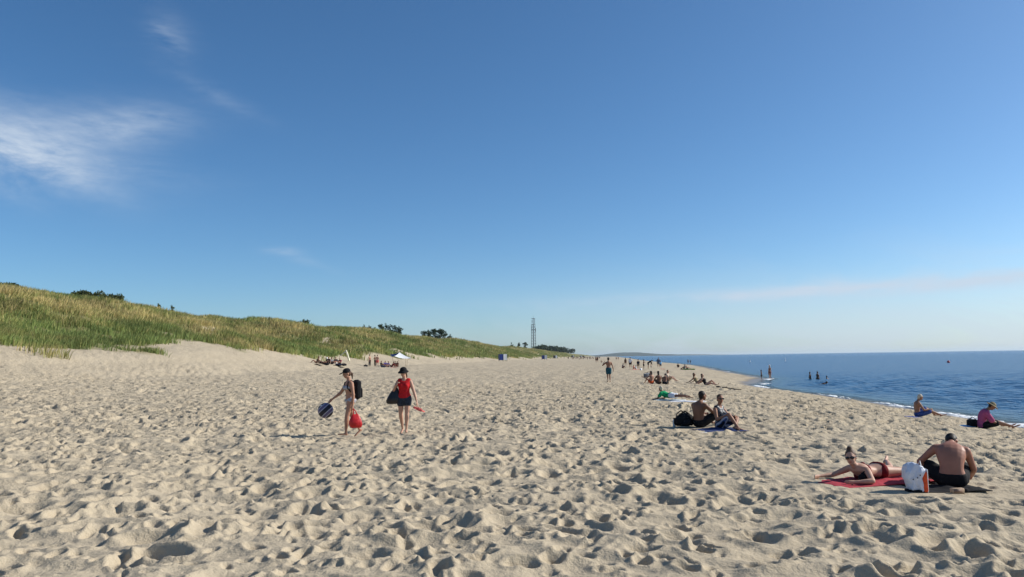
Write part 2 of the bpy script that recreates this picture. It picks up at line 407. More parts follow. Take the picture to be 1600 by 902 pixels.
def sea_material():
    m = bpy.data.materials.new('sea_water'); m.use_nodes = True
    N, L = m.node_tree.nodes, m.node_tree.links
    b = N['Principled BSDF']
    g = N.new('ShaderNodeNewGeometry')
    ad = N.new('ShaderNodeAttribute'); ad.attribute_name = 'depth'
    cr = N.new('ShaderNodeValToRGB'); L.new(ad.outputs['Fac'], cr.inputs[0])
    e = cr.color_ramp.elements
    e[0].position = 0.0; e[0].color = (.11, .125, .10, 1); e[1].position = .45; e[1].color = (.012, .080, .185, 1)
    n_ = e.new(.07); n_.color = (.035, .095, .13, 1)
    n_ = e.new(.2); n_.color = (.018, .085, .17, 1)
    # foam on the last centimetres, in torn lace
    mp = N.new('ShaderNodeMapping'); L.new(g.outputs['Position'], mp.inputs[0]); mp.inputs['Scale'].default_value = (1, 1, 1)
    nf = N.new('ShaderNodeTexNoise'); nf.inputs['Scale'].default_value = 2.4; nf.inputs['Detail'].default_value = 7; nf.inputs['Roughness'].default_value = .7
    L.new(mp.outputs[0], nf.inputs['Vector'])
    nl = N.new('ShaderNodeTexNoise'); nl.inputs['Scale'].default_value = .16; nl.inputs['Detail'].default_value = 2; L.new(g.outputs['Position'], nl.inputs['Vector'])
    def mr(v, a, c, lo=0., hi=1.):
        r = N.new('ShaderNodeMapRange'); r.inputs[1].default_value = a; r.inputs[2].default_value = c; r.inputs[3].default_value = lo; r.inputs[4].default_value = hi
        L.new(v, r.inputs[0]); return r.outputs[0]
    def mu(op, a, c):
        x = N.new('ShaderNodeMath'); x.operation = op
        for i, v in enumerate((a, c)):
            if isinstance(v, float): x.inputs[i].default_value = v
            else: L.new(v, x.inputs[i])
        return x.outputs[0]
    band = mu('MULTIPLY', mr(ad.outputs['Fac'], -.02, .012), mr(ad.outputs['Fac'], .085, .03))
    foam = mu('MULTIPLY', mu('MULTIPLY', band, mr(nf.outputs[0], .44, .56)), mr(nl.outputs[0], .56, .66))
    mx = N.new('ShaderNodeMix'); mx.data_type = 'RGBA'; L.new(foam, mx.inputs['Factor']); L.new(cr.outputs[0], mx.inputs['A']); mx.inputs['B'].default_value = (.78, .80, .80, 1)
    L.new(mx.outputs['Result'], b.inputs['Base Color'])
    L.new(mr(foam, 0, 1, .21, .8), b.inputs['Roughness'])
    b.inputs['IOR'].default_value = 1.333; b.inputs['Specular IOR Level'].default_value = .32
    al = mu('MAXIMUM', mr(ad.outputs['Fac'], -.01, .10, .12, 1.0), foam)
    L.new(al, b.inputs['Alpha'])
    # ripples
    mp2 = N.new('ShaderNodeMapping'); L.new(g.outputs['Position'], mp2.inputs[0]); mp2.inputs['Rotation'].default_value = (0, 0, R(-12)); mp2.inputs['Scale'].default_value = (1.6, .75, 1)
    n1 = N.new('ShaderNodeTexNoise'); n1.inputs['Scale'].default_value = 3.2; n1.inputs['Detail'].default_value = 5; n1.inputs['Roughness'].default_value = .6
    L.new(mp2.outputs[0], n1.inputs['Vector'])
    n2 = N.new('ShaderNodeTexNoise'); n2.inputs['Scale'].default_value = .8; n2.inputs['Detail'].default_value = 4
    L.new(mp2.outputs[0], n2.inputs['Vector'])
    b1 = N.new('ShaderNodeBump'); b1.inputs['Distance'].default_value = .16; b1.inputs['Strength'].default_value = .7; L.new(n1.outputs[0], b1.inputs['Height'])
    b2 = N.new('ShaderNodeBump'); b2.inputs['Distance'].default_value = .55; b2.inputs['Strength'].default_value = .85; L.new(n2.outputs[0], b2.inputs['Height'])
    L.new(b2.outputs[0], b1.inputs['Normal']); L.new(b1.outputs[0], b.inputs['Normal'])
    return m
sea = tag(link('sea', me, sea_material()), kind='structure')

# ------------------------------------------------------------------ far cape across the bay
def cape():
    n = 120
    u = np.linspace(0, 1, n)
    D = 7200.0
    hx = np.linspace(880, 1130, n)
    hp = np.interp(hx, [880, 925, 940, 958, 975, 990, 1002, 1015, 1030, 1060, 1100, 1130], [2.0, 2.2, 3.2, 5.2, 6.0, 5.9, 5.2, 3.6, 2.4, 1.6, .9, .1]) * D / FPX
    hp = hp + (fbm(u * 30, u * 0, 3, 7) - .5) * 3 * (hp > 4)
    rows = []
    for k, (dy, f) in enumerate(((-260, 0), (-130, .55), (0, 1), (240, .8), (600, 0))):
        yy = np.full(n, D + dy) + (fbm(u * 9, u * 0 + k, 2, 3) - .5) * 120
        rows.append((( hx - CX) / FPX * D, yy, np.maximum(SEA - 1 + (hp + 1.5) * f, -2)))
    Xc = np.array([r[0] for r in rows]); Yc = np.array([r[1] for r in rows]); Zc = np.array([r[2] for r in rows])
    return grid_mesh('cape', Xc, Yc, Zc, closed=False)
tag(link('wooded_cape', cape(), mat('cape_wood', (.020, .036, .026), .9, .3, .02)), kind='structure')

# ------------------------------------------------------------------ dune grass: tufts of bent blades
def grass(name, n, r0, r1, blades, seg, h0, h1, wk, seed):
    rg = np.random.default_rng(seed)
    a = rg.uniform(-R(38), R(9), n * 9); r = np.exp(rg.uniform(math.log(r0), math.log(r1), n * 9))
    x = r * np.sin(a); y = r * np.cos(a)
    s, t = st(x, y)
    ok = (s < -30) & (s > -84); x = x[ok]; y = y[ok]; r = r[ok]
    v = vegmask(x, y) * (.25 + .75 * sstep(.40, .54, fbm(x / 1.9, y / 1.9, 3, 111))); ok = rg.uniform(.05, .95, len(x)) < v
    x = x[ok][:n]; y = y[ok][:n]; r = r[ok][:n]
    z = ground(x, y); m = len(x)
    patch = fbm(x / 7.0, y / 10.0, 4, 101); patch2 = fbm(x / 2.2, y / 2.2, 3, 103)
    tall = h0 + (h1 - h0) * fbm(x / 6.0, y / 6.0, 3, 105)
    dry = sstep(.31, .76, patch * .55 + patch2 * .45 + (z - 6) * .018)
    X = np.repeat(x, blades); Yb = np.repeat(y, blades); Zb = np.repeat(z, blades) - .25; k = m * blades; D = np.repeat(r, blades)
    X = X + rg.normal(0, .26, k) * np.clip(D / 90, .8, 2.2); Yb = Yb + rg.normal(0, .26, k) * np.clip(D / 90, .8, 2.2)
    hh = np.repeat(tall, blades) * rg.uniform(.55, 1.15, k) + .25
    an = rg.uniform(0, 6.28, k); w = wk * np.clip(D / 70, .7, 4) * rg.uniform(.6, 1.3, k)
    lean = rg.normal(.22, .25, k); la = rg.normal(.4, .9, k)
    lx, ly = np.cos(la) * lean * hh, np.sin(la) * lean * hh
    wx, wy = np.cos(an) * w, np.sin(an) * w
    base = np.arange(k)
    if seg == 2:
        P = np.stack([np.stack((X - wx, Yb - wy, Zb), -1), np.stack((X + wx, Yb + wy, Zb), -1),
                      np.stack((X + wx * .8 + lx * .35, Yb + wy * .8 + ly * .35, Zb + hh * .6), -1), np.stack((X - wx * .8 + lx * .35, Yb - wy * .8 + ly * .35, Zb + hh * .6), -1),
                      np.stack((X + lx, Yb + ly, Zb + hh * .97), -1)], 1)
        F = np.stack([base * 5, base * 5 + 1, base * 5 + 2, base * 5, base * 5 + 2, base * 5 + 3, base * 5 + 3, base * 5 + 2, base * 5 + 4], 1).reshape(-1, 3); nv = 5
    else:
        P = np.stack([np.stack((X - wx, Yb - wy, Zb), -1), np.stack((X + wx, Yb + wy, Zb), -1), np.stack((X + lx, Yb + ly, Zb + hh), -1)], 1)
        F = np.stack([base * 3, base * 3 + 1, base * 3 + 2], 1); nv = 3
    dr = np.clip(np.repeat(dry, blades) + rg.normal(0, .2, k), 0, 1)
    me = raw_mesh(name, P.reshape(-1, 3), F)
    attr(me, 'dry', np.repeat(dr, nv)); attr(me, 'tone', np.repeat(np.clip(np.repeat(fbm(x / 3.2, y / 3.2, 3, 107), blades) + rg.normal(0, .12, k), 0, 1), nv))
    return me
def grass_material():
    m = bpy.data.materials.new('marram_grass'); m.use_nodes = True
    N, L = m.node_tree.nodes, m.node_tree.links
    b = N['Principled BSDF']; b.inputs['Roughness'].default_value = .65; b.inputs['Specular IOR Level'].default_value = .2
    ad = N.new('ShaderNodeAttribute'); ad.attribute_name = 'dry'; at = N.new('ShaderNodeAttribute'); at.attribute_name = 'tone'
    cr = N.new('ShaderNodeValToRGB'); L.new(ad.outputs['Fac'], cr.inputs[0])
    e = cr.color_ramp.elements
    e[0].position = 0; e[0].color = (.185, .245, .075, 1); e[1].position = 1; e[1].color = (.50, .40, .18, 1)
    n_ = e.new(.5); n_.color = (.28, .28, .09, 1)
    hs = N.new('ShaderNodeHueSaturation'); L.new(cr.outputs[0], hs.inputs['Color'])
    mr = N.new('ShaderNodeMapRange'); mr.inputs[1].default_value = .25; mr.inputs[2].default_value = .75; mr.inputs[3].default_value = .72; mr.inputs[4].default_value = 1.3
    L.new(at.outputs['Fac'], mr.inputs[0]); L.new(mr.outputs[0], hs.inputs['Value'])
    L.new(hs.outputs[0], b.inputs['Base Color'])
    tr = N.new('ShaderNodeBsdfTranslucent'); L.new(hs.outputs[0], tr.inputs['Color'])
    ms = N.new('ShaderNodeMixShader'); ms.inputs[0].default_value = .3
    L.new(b.outputs[0], ms.inputs[1]); L.new(tr.outputs[0], ms.inputs[2]); L.new(ms.outputs[0], N['Material Output'].inputs['Surface'])
    return m
GM = grass_material()
g1 = link('dune_grass', grass('dune_grass', 24000, 46, 210, 7, 2, .35, 1.0, .028, 1), GM, smooth=False)
tag(g1, 'tall green and straw coloured grass covering the near dune', 'grass', kind='stuff')
g2 = link('dune_grass', grass('far_dune_grass', 24000, 180, 1300, 6, 1, .45, 1.1, .035, 2), GM, smooth=False)
tag(g2, 'green and yellow grass on the dune running into the distance', 'grass', kind='stuff')
# ------------------------------------------------------------------ building blocks for bodies and props
def V(*a): return np.array(a, float)
def unit(v):
    v = np.asarray(v, float); n = np.linalg.norm(v); return v / n if n > 1e-9 else V(0, 0, 1)
class Geo:
    """collects closed tubes and shells, to become ONE mesh"""
    def __init__(self): self.v = []; self.f = []
    def add(self, vs, fs):
        o = len(self.v); self.v += [tuple(map(float, p)) for p in vs]; self.f += [tuple(i + o for i in f) for f in fs]; return self
    def rings(self, R_, cap=True):
        n = len(R_[0]); vs = [p for r in R_ for p in r]; fs = []
        for i in range(len(R_) - 1):
            for k in range(n):
                a, b = i * n + k, i * n + (k + 1) % n; fs.append((a, b, b + n, a + n))
        if cap:
            m = len(R_) * n; vs = vs + [np.mean(R_[0], 0), np.mean(R_[-1], 0)]
            for k in range(n):
                fs.append((m, (k + 1) % n, k)); fs.append((m + 1, (len(R_) - 1) * n + k, (len(R_) - 1) * n + (k + 1) % n))
        return self.add(vs, fs)
    def tube(self, pts, rad, n=10, side=None, flat=1.0, dome=True):
        """round tube through pts with a radius per point; flat squashes it along the cross axis"""
        pts = [np.asarray(p, float) for p in pts]
        if not hasattr(rad, '__len__'): rad = [rad] * len(pts)
        P = list(pts); Q = list(rad)
        if dome:
            d0 = unit(pts[0] - pts[1]); d1 = unit(pts[-1] - pts[-2])
            P = [pts[0] + d0 * rad[0] * .85, pts[0] + d0 * rad[0] * .5] + P + [pts[-1] + d1 * rad[-1] * .5, pts[-1] + d1 * rad[-1] * .85]
            Q = [rad[0] * .35, rad[0] * .85] + Q + [rad[-1] * .85, rad[-1] * .35]
        rr_ = []; prev = side
        for i, p in enumerate(P):
            t = unit(P[min(i + 1, len(P) - 1)] - P[max(i - 1, 0)])
            a = np.asarray(prev if prev is not None else (V(0, 0, 1) if abs(t[2]) < .8 else V(1, 0, 0)), float)
            a = unit(a - t * np.dot(a, t)); b = np.cross(t, a); prev = a
            rr_.append([p + a * Q[i] * math.cos(6.2832 * k / n) + b * Q[i] * flat * math.sin(6.2832 * k / n) for k in range(n)])
        return self.rings(rr_)
    def ball(self, c, ax, n=12, m=8, frame=None):
        F_ = frame if frame is not None else np.eye(3)
        rr_ = []
        for i in range(m + 1):
            th = math.pi * (i + .12) / (m + .24) if 0 < i < m else (.05 if i == 0 else math.pi - .05)
            rr_.append([np.asarray(c) + F_[0] * ax[0] * math.sin(th) * math.cos(6.2832 * k / n) + F_[1] * ax[1] * math.sin(th) * math.sin(6.2832 * k / n) - F_[2] * ax[2] * math.cos(th) for k in range(n)])
        return self.rings(rr_)
    def box(self, c, h, frame=None, bev=0.0):
        F_ = frame if frame is not None else np.eye(3); c = np.asarray(c, float)
        if bev <= 0:
            vs = [c + F_[0] * h[0] * i + F_[1] * h[1] * j + F_[2] * h[2] * k for k in (-1, 1) for j in (-1, 1) for i in (-1, 1)]
            return self.add(vs, [(0, 2, 3, 1), (4, 5, 7, 6), (0, 1, 5, 4), (2, 6, 7, 3), (0, 4, 6, 2), (1, 3, 7, 5)])
        rr_ = []
        for z, sh in ((-1, bev), (-1 + bev / h[2], 0), (1 - bev / h[2], 0), (1, bev)):
            x, y = h[0] - sh, h[1] - sh; q = bev * .9
            loop = [(x - q, -y), (x, -y + q), (x, y - q), (x - q, y), (-x + q, y), (-x, y - q), (-x, -y + q), (-x + q, -y)]
            rr_.append([c + F_[0] * a + F_[1] * b + F_[2] * h[2] * z for a, b in loop])
        return self.rings(rr_)
    def mesh(self, name):
        me = bpy.data.meshes.new(name); me.from_pydata(self.v, [], self.f); me.update(); return me

REMESH = []      # (object, voxel size, smoothing): resolved together at the end
def part(name, g, material, parent, voxel=0, smooth=3, shade=True):
    o = link(name, g.mesh(name), material, parent, shade)
    if voxel:
        r = o.modifiers.new('r', 'REMESH'); r.mode = 'VOXEL'; r.voxel_size = voxel; r.use_smooth_shade = True
        if smooth:
            s_ = o.modifiers.new('s', 'SMOOTH'); s_.factor = .5; s_.iterations = smooth
        REMESH.append(o)
    return o
def resolve_remesh():
    dg = bpy.context.evaluated_depsgraph_get(); out = []
    for o in REMESH: out.append((o, bpy.data.meshes.new_from_object(o.evaluated_get(dg))))
    for o, me in out:
        old = o.data; o.modifiers.clear(); o.data = me; me.name = o.name
        me.polygons.foreach_set('use_smooth', np.ones(len(me.polygons), bool)); bpy.data.meshes.remove(old)
    REMESH.clear()
def empty(name, loc, rz=0.0):
    e = bpy.data.objects.new(name, None); COL.objects.link(e); e.empty_display_size = .2
    e.location = loc; e.rotation_euler = (0, 0, rz); return e

# skin, hair and cloth
SKIN = {k: mat('skin_' + k, c, .55, .08, 9, spec=.35) for k, c in dict(fair=(.50, .29, .20), mid=(.40, .21, .135), tan=(.30, .145, .085), ruddy=(.35, .155, .10), deep=(.20, .095, .055)).items()}
HAIR = {k: mat('hair_' + k, c, .6, .3, 60, .12, 90) for k, c in dict(dark=(.018, .013, .010), brown=(.085, .048, .028), red=(.12, .05, .025), blond=(.40, .29, .15), grey=(.22, .20, .18), light=(.52, .45, .34)).items()}
def cloth(name, rgb, var=.15): return mat('cloth_' + name, rgb, .85, var, 25, .15, 40, spec=.15)
BLACK = cloth('black', (.012, .012, .014)); NAVY = cloth('navy', (.018, .024, .045)); WHITE = cloth('white', (.72, .72, .74), .05)
RED = cloth('red', (.50, .018, .022)); DENIM = cloth('denim', (.030, .040, .055), .35); TEAL = cloth('teal', (.012, .075, .105), .35)
MAROON = cloth('maroon', (.16, .012, .016)); BLUE = cloth('blue', (.045, .075, .24), .35); PINK = cloth('pink', (.42, .085, .19)); GREEN = cloth('green', (.012, .30, .11))
LBLUE = cloth('light_blue', (.20, .42, .62)); CORAL = cloth('coral', (.62, .14, .12)); GREY = cloth('grey', (.16, .16, .17)); BROWN = cloth('brown', (.10, .06, .04)); ORANGE = cloth('orange', (.62, .11, .03))
KHAKI = cloth('khaki', (.27, .22, .13)); PURPLE = cloth('purple', (.10, .07, .26)); STRAW = cloth('straw', (.34, .25, .17)); CREAM = cloth('cream', (.72, .68, .52), .06)
LENS = mat('dark_lens', (.006, .006, .007), .12, 0, spec=.6)
def stripes(name, a, b, scale, rot=(0, 0, 0), dist=0.0, third=None):
    m = bpy.data.materials.new(name); m.use_nodes = True; N, L = m.node_tree.nodes, m.node_tree.links
    bs = N['Principled BSDF']; t = N.new('ShaderNodeTexCoord'); mp_ = N.new('ShaderNodeMapping'); L.new(t.outputs['Object'], mp_.inputs[0]); mp_.inputs['Rotation'].default_value = rot
    w = N.new('ShaderNodeTexWave'); w.bands_direction = 'Z'; w.inputs['Scale'].default_value = scale; w.inputs['Distortion'].default_value = dist; w.inputs['Detail Scale'].default_value = .6
    L.new(mp_.outputs[0], w.inputs['Vector'])
    c = N.new('ShaderNodeValToRGB'); L.new(w.outputs['Fac'], c.inputs[0]); c.color_ramp.interpolation = 'CONSTANT'
    c.color_ramp.elements[0].color = a + (1,); c.color_ramp.elements[1].position = .52; c.color_ramp.elements[1].color = b + (1,)
    if third: e = c.color_ramp.elements.new(.8); e.color = third + (1,)
    L.new(c.outputs[0], bs.inputs['Base Color']); bs.inputs['Roughness'].default_value = .45; bs.inputs['Specular IOR Level'].default_value = .3
    return m

# ------------------------------------------------------------------ a person: joints laid out in local axes (forward, left, up), fractions of body height
SEC = np.array([  # along the spine, half width, half depth, depth centre shift
    (-.062, .040, .038, 0), (-.040, .078, .058, -.006), (-.005, .094, .066, -.010), (.035, .088, .060, -.004), (.085, .074, .052, .002),
    (.130, .079, .056, .004), (.180, .092, .064, .006), (.225, .100, .062, .000), (.258, .092, .052, -.004), (.282, .055, .042, -.006), (.300, .034, .034, -.004)])
class Body:
    def __init__(self, H, pose, female=False, child=False, bulk=1.0):
        self.H = H; p = pose; self.female = female; self.bulk = bulk
        hs = 1.28 if child else 1.0; self.hs = hs
        self.pel = V(*p.get('pelvis', (0, 0, .53))) * H
        sp = unit(p.get('spine', (0, 0, 1))); TL = .295 * H
        bend = V(*p.get('bend', (0, 0, 0))) * H
        neck = self.pel + sp * TL
        mid = self.pel + sp * TL * .5 + bend
        self.sp_pts = (self.pel, mid, neck)
        lat = unit(p.get('left', (0, 1, 0))); self.hipl = unit(p.get('hipleft', p.get('left', (0, 1, 0))))
        self.lat = lat
        # joints
        J = self.J = {}
        ds = self.spine_dir(1.0)
        self.fwd = unit(np.cross(lat, ds))
        shz = self.spine_at(.245)
        for s, k in ((1, 'L'), (-1, 'R')):
            sh = shz + lat * s * (.098 if female else .112) * H * (1 if not child else .92) + V(*p.get('shrug' + k, (0, 0, 0))) * H
            u, f, h = [unit(x) for x in p['arm' + k]]
            J['sh' + k] = sh; J['el' + k] = sh + u * .172 * H; J['wr' + k] = J['el' + k] + f * .150 * H; J['hd' + k] = h
            J['hand' + k] = J['wr' + k] + h * .055 * H
            hp = self.pel + self.hipl * s * .052 * H - V(0, 0, .0) * H
            t, sh_, ft = [unit(x) for x in p['leg' + k]]
            if p.get('seated'):            # feet come to rest on the same ground as the seat
                sz = max(-.97, min(.3, (.046 - .058 - .245 * t[2]) / .245)); hz = unit(V(sh_[0], sh_[1], 0)); sh_ = hz * math.sqrt(1 - sz * sz) + V(0, 0, sz)
            J['hp' + k] = hp; J['kn' + k] = hp + t * .245 * H; J['an' + k] = J['kn' + k] + sh_ * .245 * H; J['ft' + k] = ft
        nd = unit(p.get('neckdir', ds + self.fwd * .25))
        self.hup = unit(p.get('headup', (0, 0, 1))); hf = unit(p.get('headfwd', self.fwd)); self.hfw = unit(hf - self.hup * np.dot(hf, self.hup)); self.hlt = np.cross(self.hup, self.hfw)
        J['neck'] = neck; J['skull'] = neck + nd * .045 * H
        self.hc = J['skull'] + self.hup * .062 * H * hs + self.hfw * .012 * H
    def spine_at(self, t):
        a, b, c = self.sp_pts; u = t / .295 if self.H else 0
        u2 = u
        if u2 < 0: return a + self.spine_dir(0) * t * self.H
        return a * (1 - u2) * (1 - u2) + (2 * b - .5 * (a + c)) * 2 * u2 * (1 - u2) + c * u2 * u2
    def spine_dir(self, u):
        a, b, c = self.sp_pts; m = 2 * b - .5 * (a + c)
        return unit((m - a) * (1 - u) + (c - m) * u)
    def torso_ring(self, t, grow=0.0, n=16):
        H = self.H; w, d, sh = [np.interp(t, SEC[:, 0], SEC[:, i]) for i in (1, 2, 3)]
        if self.female:
            w *= np.interp(t, [-.06, 0, .085, .13, .2, .3], [1.03, 1.07, .90, .92, .92, .95]); d *= np.interp(t, [-.06, 0, .085, .2, .3], [1.02, 1.05, .92, .98, 1.0])
        w *= self.bulk; d *= self.bulk
        u = max(0, min(1, t / .295)); ax = self.spine_dir(u)
        la = self.hipl * (1 - u) + self.lat * u; la = unit(la - ax * np.dot(la, ax)); fw = np.cross(la, ax)
        c = self.spine_at(t) + fw * sh * H
        out = []
        for k in range(n):
            a = 6.2832 * k / n; ca, sa = math.cos(a), math.sin(a)
            out.append(c + la * (w * H + grow) * (abs(ca) ** .85) * math.copysign(1, ca) + fw * (d * H + grow) * (abs(sa) ** .9) * math.copysign(1, sa))
        return out
    def torso(self, g, t0=-.062, t1=.30, grow=0.0, k=14):
        g.rings([self.torso_ring(t0 + (t1 - t0) * i / (k - 1), grow) for i in range(k)])
    LEGR = ((0, .056), (.12, .058), (.35, .050), (.7, .040), (1.0, .033)); SHR = ((0, .033), (.25, .0345), (.5, .029), (.85, .019), (1.0, .018))
    UAR = ((0, .032), (.25, .031), (.6, .0265), (1.0, .0235)); FAR_ = ((0, .0235), (.25, .0245), (.7, .0175), (1.0, .0145))
    def limb(self, g, a, b, prof, f0=0.0, f1=1.0, grow=0.0, n=10, flare=0.0):
        H = self.H; fr = [f0] + [q for q, _ in prof if f0 < q < f1] + [f1]
        rq = np.array(prof); bk = 1 + (self.bulk - 1) * .6
        g.tube([a + (b - a) * q for q in fr], [np.interp(q, rq[:, 0], rq[:, 1]) * H * bk * (.99 if self.female else 1) + grow + flare * (q - f0) for q in fr], n)
    def hand(self, g, k, lod, curl=.5):
        H = self.H; w = self.J['wr' + k]; h = self.J['hd' + k]; s = 1 if k == 'L' else -1
        side = unit(np.cross(h, self.lat) if abs(np.dot(h, self.lat)) < .8 else np.cross(h, self.fwd))   # the edge of the palm the thumb leaves
        if np.dot(side, self.fwd) < 0 and abs(np.dot(side, self.fwd)) > .15: side = -side
        pn = np.cross(h, side) * s                                      # palm faces inward
        if np.dot(pn, self.lat) * s > 0: pn = -pn
        g.tube([w, w + h * .020 * H, w + h * .050 * H], [.0150 * H, .0200 * H, .0205 * H], 10, side, .55)
        if lod > 1: g.tube([w + h * .05 * H, w + h * .095 * H + pn * .02 * H], [.018 * H, .011 * H], 8, side, .6); return
        for i, L_ in enumerate((.040, .045, .042, .033)):
            o = w + h * .048 * H + side * (.0165 - .0105 * i) * H
            m1 = o + (h * (1 - .35 * curl) + pn * .5 * curl) * L_ * .55 * H
            m2 = m1 + unit(h * (1 - .9 * curl) + pn * 1.3 * curl) * L_ * .6 * H
            g.tube([o, m1, m2], [.0056 * H, .0052 * H, .0044 * H], 8)
        o = w + h * .014 * H + side * .014 * H
        m1 = o + unit(h * .6 + side * .75 + pn * .2) * .026 * H; m2 = m1 + unit(h * .95 + side * .15 + pn * .4 * curl) * .024 * H
        g.tube([o, m1, m2], [.0070 * H, .0062 * H, .0050 * H], 8)
    def foot(self, g, k, grow=0.0):
        H = self.H; a = self.J['an' + k]; f = self.J['ft' + k]; sh = unit(self.J['an' + k] - self.J['kn' + k])
        dn = unit(sh - f * np.dot(sh, f)) if abs(np.dot(sh, f)) < .95 else unit(V(0, 0, -1) - f * f[2] * -1)
        sd_ = np.cross(f, dn)
        heel = a - f * .022 * H + dn * .022 * H
        g.tube([heel, a + f * .035 * H + dn * .020 * H, a + f * .085 * H + dn * .026 * H, a + f * .112 * H + dn * .029 * H], [.019 * H + grow, .021 * H + grow, .0215 * H + grow, .017 * H + grow], 10, sd_, .62)
        g.tube([a, heel + f * .01 * H], [.0185 * H + grow, .019 * H + grow], 8)
        if grow == 0:
            for i in range(5):
                q = a + f * .112 * H + dn * .031 * H + sd_ * (-.016 + .008 * i) * H * (1 if k == 'R' else -1)
                g.tube([q - f * .012 * H, q + f * (.014 - .0018 * i) * H], [.0062 * H, .0048 * H], 6)
    def head(self, g, lod):
        H = self.H * self.hs; c = self.hc; f, l, u = self.hfw, self.hlt, self.hup
        Fm = np.array((f, l, u))
        g.ball(c + u * .010 * H - f * .006 * H, (.056 * H, .045 * H, .054 * H), 14, 9, Fm)                 # skull
        g.ball(c - u * .022 * H + f * .012 * H, (.040 * H, .036 * H, .046 * H), 12, 8, Fm)                 # face and jaw
        g.ball(c - u * .056 * H + f * .030 * H, (.016 * H, .018 * H, .013 * H), 8, 6, Fm)                  # chin
        g.tube([self.J['neck'] - self.spine_dir(1) * .03 * self.H, self.J['skull'] + u * .012 * H - f * .006 * H], [.034 * self.H * self.bulk, .030 * self.H], 10)
        if lod < 2:
            g.tube([c + u * .006 * H + f * .049 * H, c - u * .018 * H + f * .062 * H], [.0055 * H, .0085 * H], 8)   # nose
            for s in (1, -1):
                g.ball(c - u * .008 * H + l * s * .046 * H - f * .004 * H, (.011 * H, .006 * H, .017 * H), 8, 6, Fm)  # ears
                g.ball(c + u * .013 * H + l * s * .018 * H + f * .047 * H, (.008 * H, .014 * H, .0055 * H), 8, 5, Fm)  # brow
    def mesh(self, lod):
        g = Geo(); J = self.J
        self.torso(g)
        if self.female:
            for s in (1, -1):
                g.ball(self.spine_at(.188) + self.fwd * .050 * self.H + self.lat * s * .040 * self.H, (.036 * self.H, .036 * self.H, .034 * self.H), 10, 7)
        for k in 'LR':
            sg = 1 if k == 'L' else -1
            g.tube([self.spine_at(.262) + self.lat * sg * .03 * self.H, J['sh' + k]], [.036 * self.H * self.bulk, .033 * self.H * self.bulk], 10)
            self.limb(g, J['sh' + k], J['el' + k], self.UAR); self.limb(g, J['el' + k], J['wr' + k], self.FAR_); self.hand(g, k, lod)
            self.limb(g, J['hp' + k], J['kn' + k], self.LEGR); self.limb(g, J['kn' + k], J['an' + k], self.SHR); self.foot(g, k)
        self.head(g, lod)
        return g

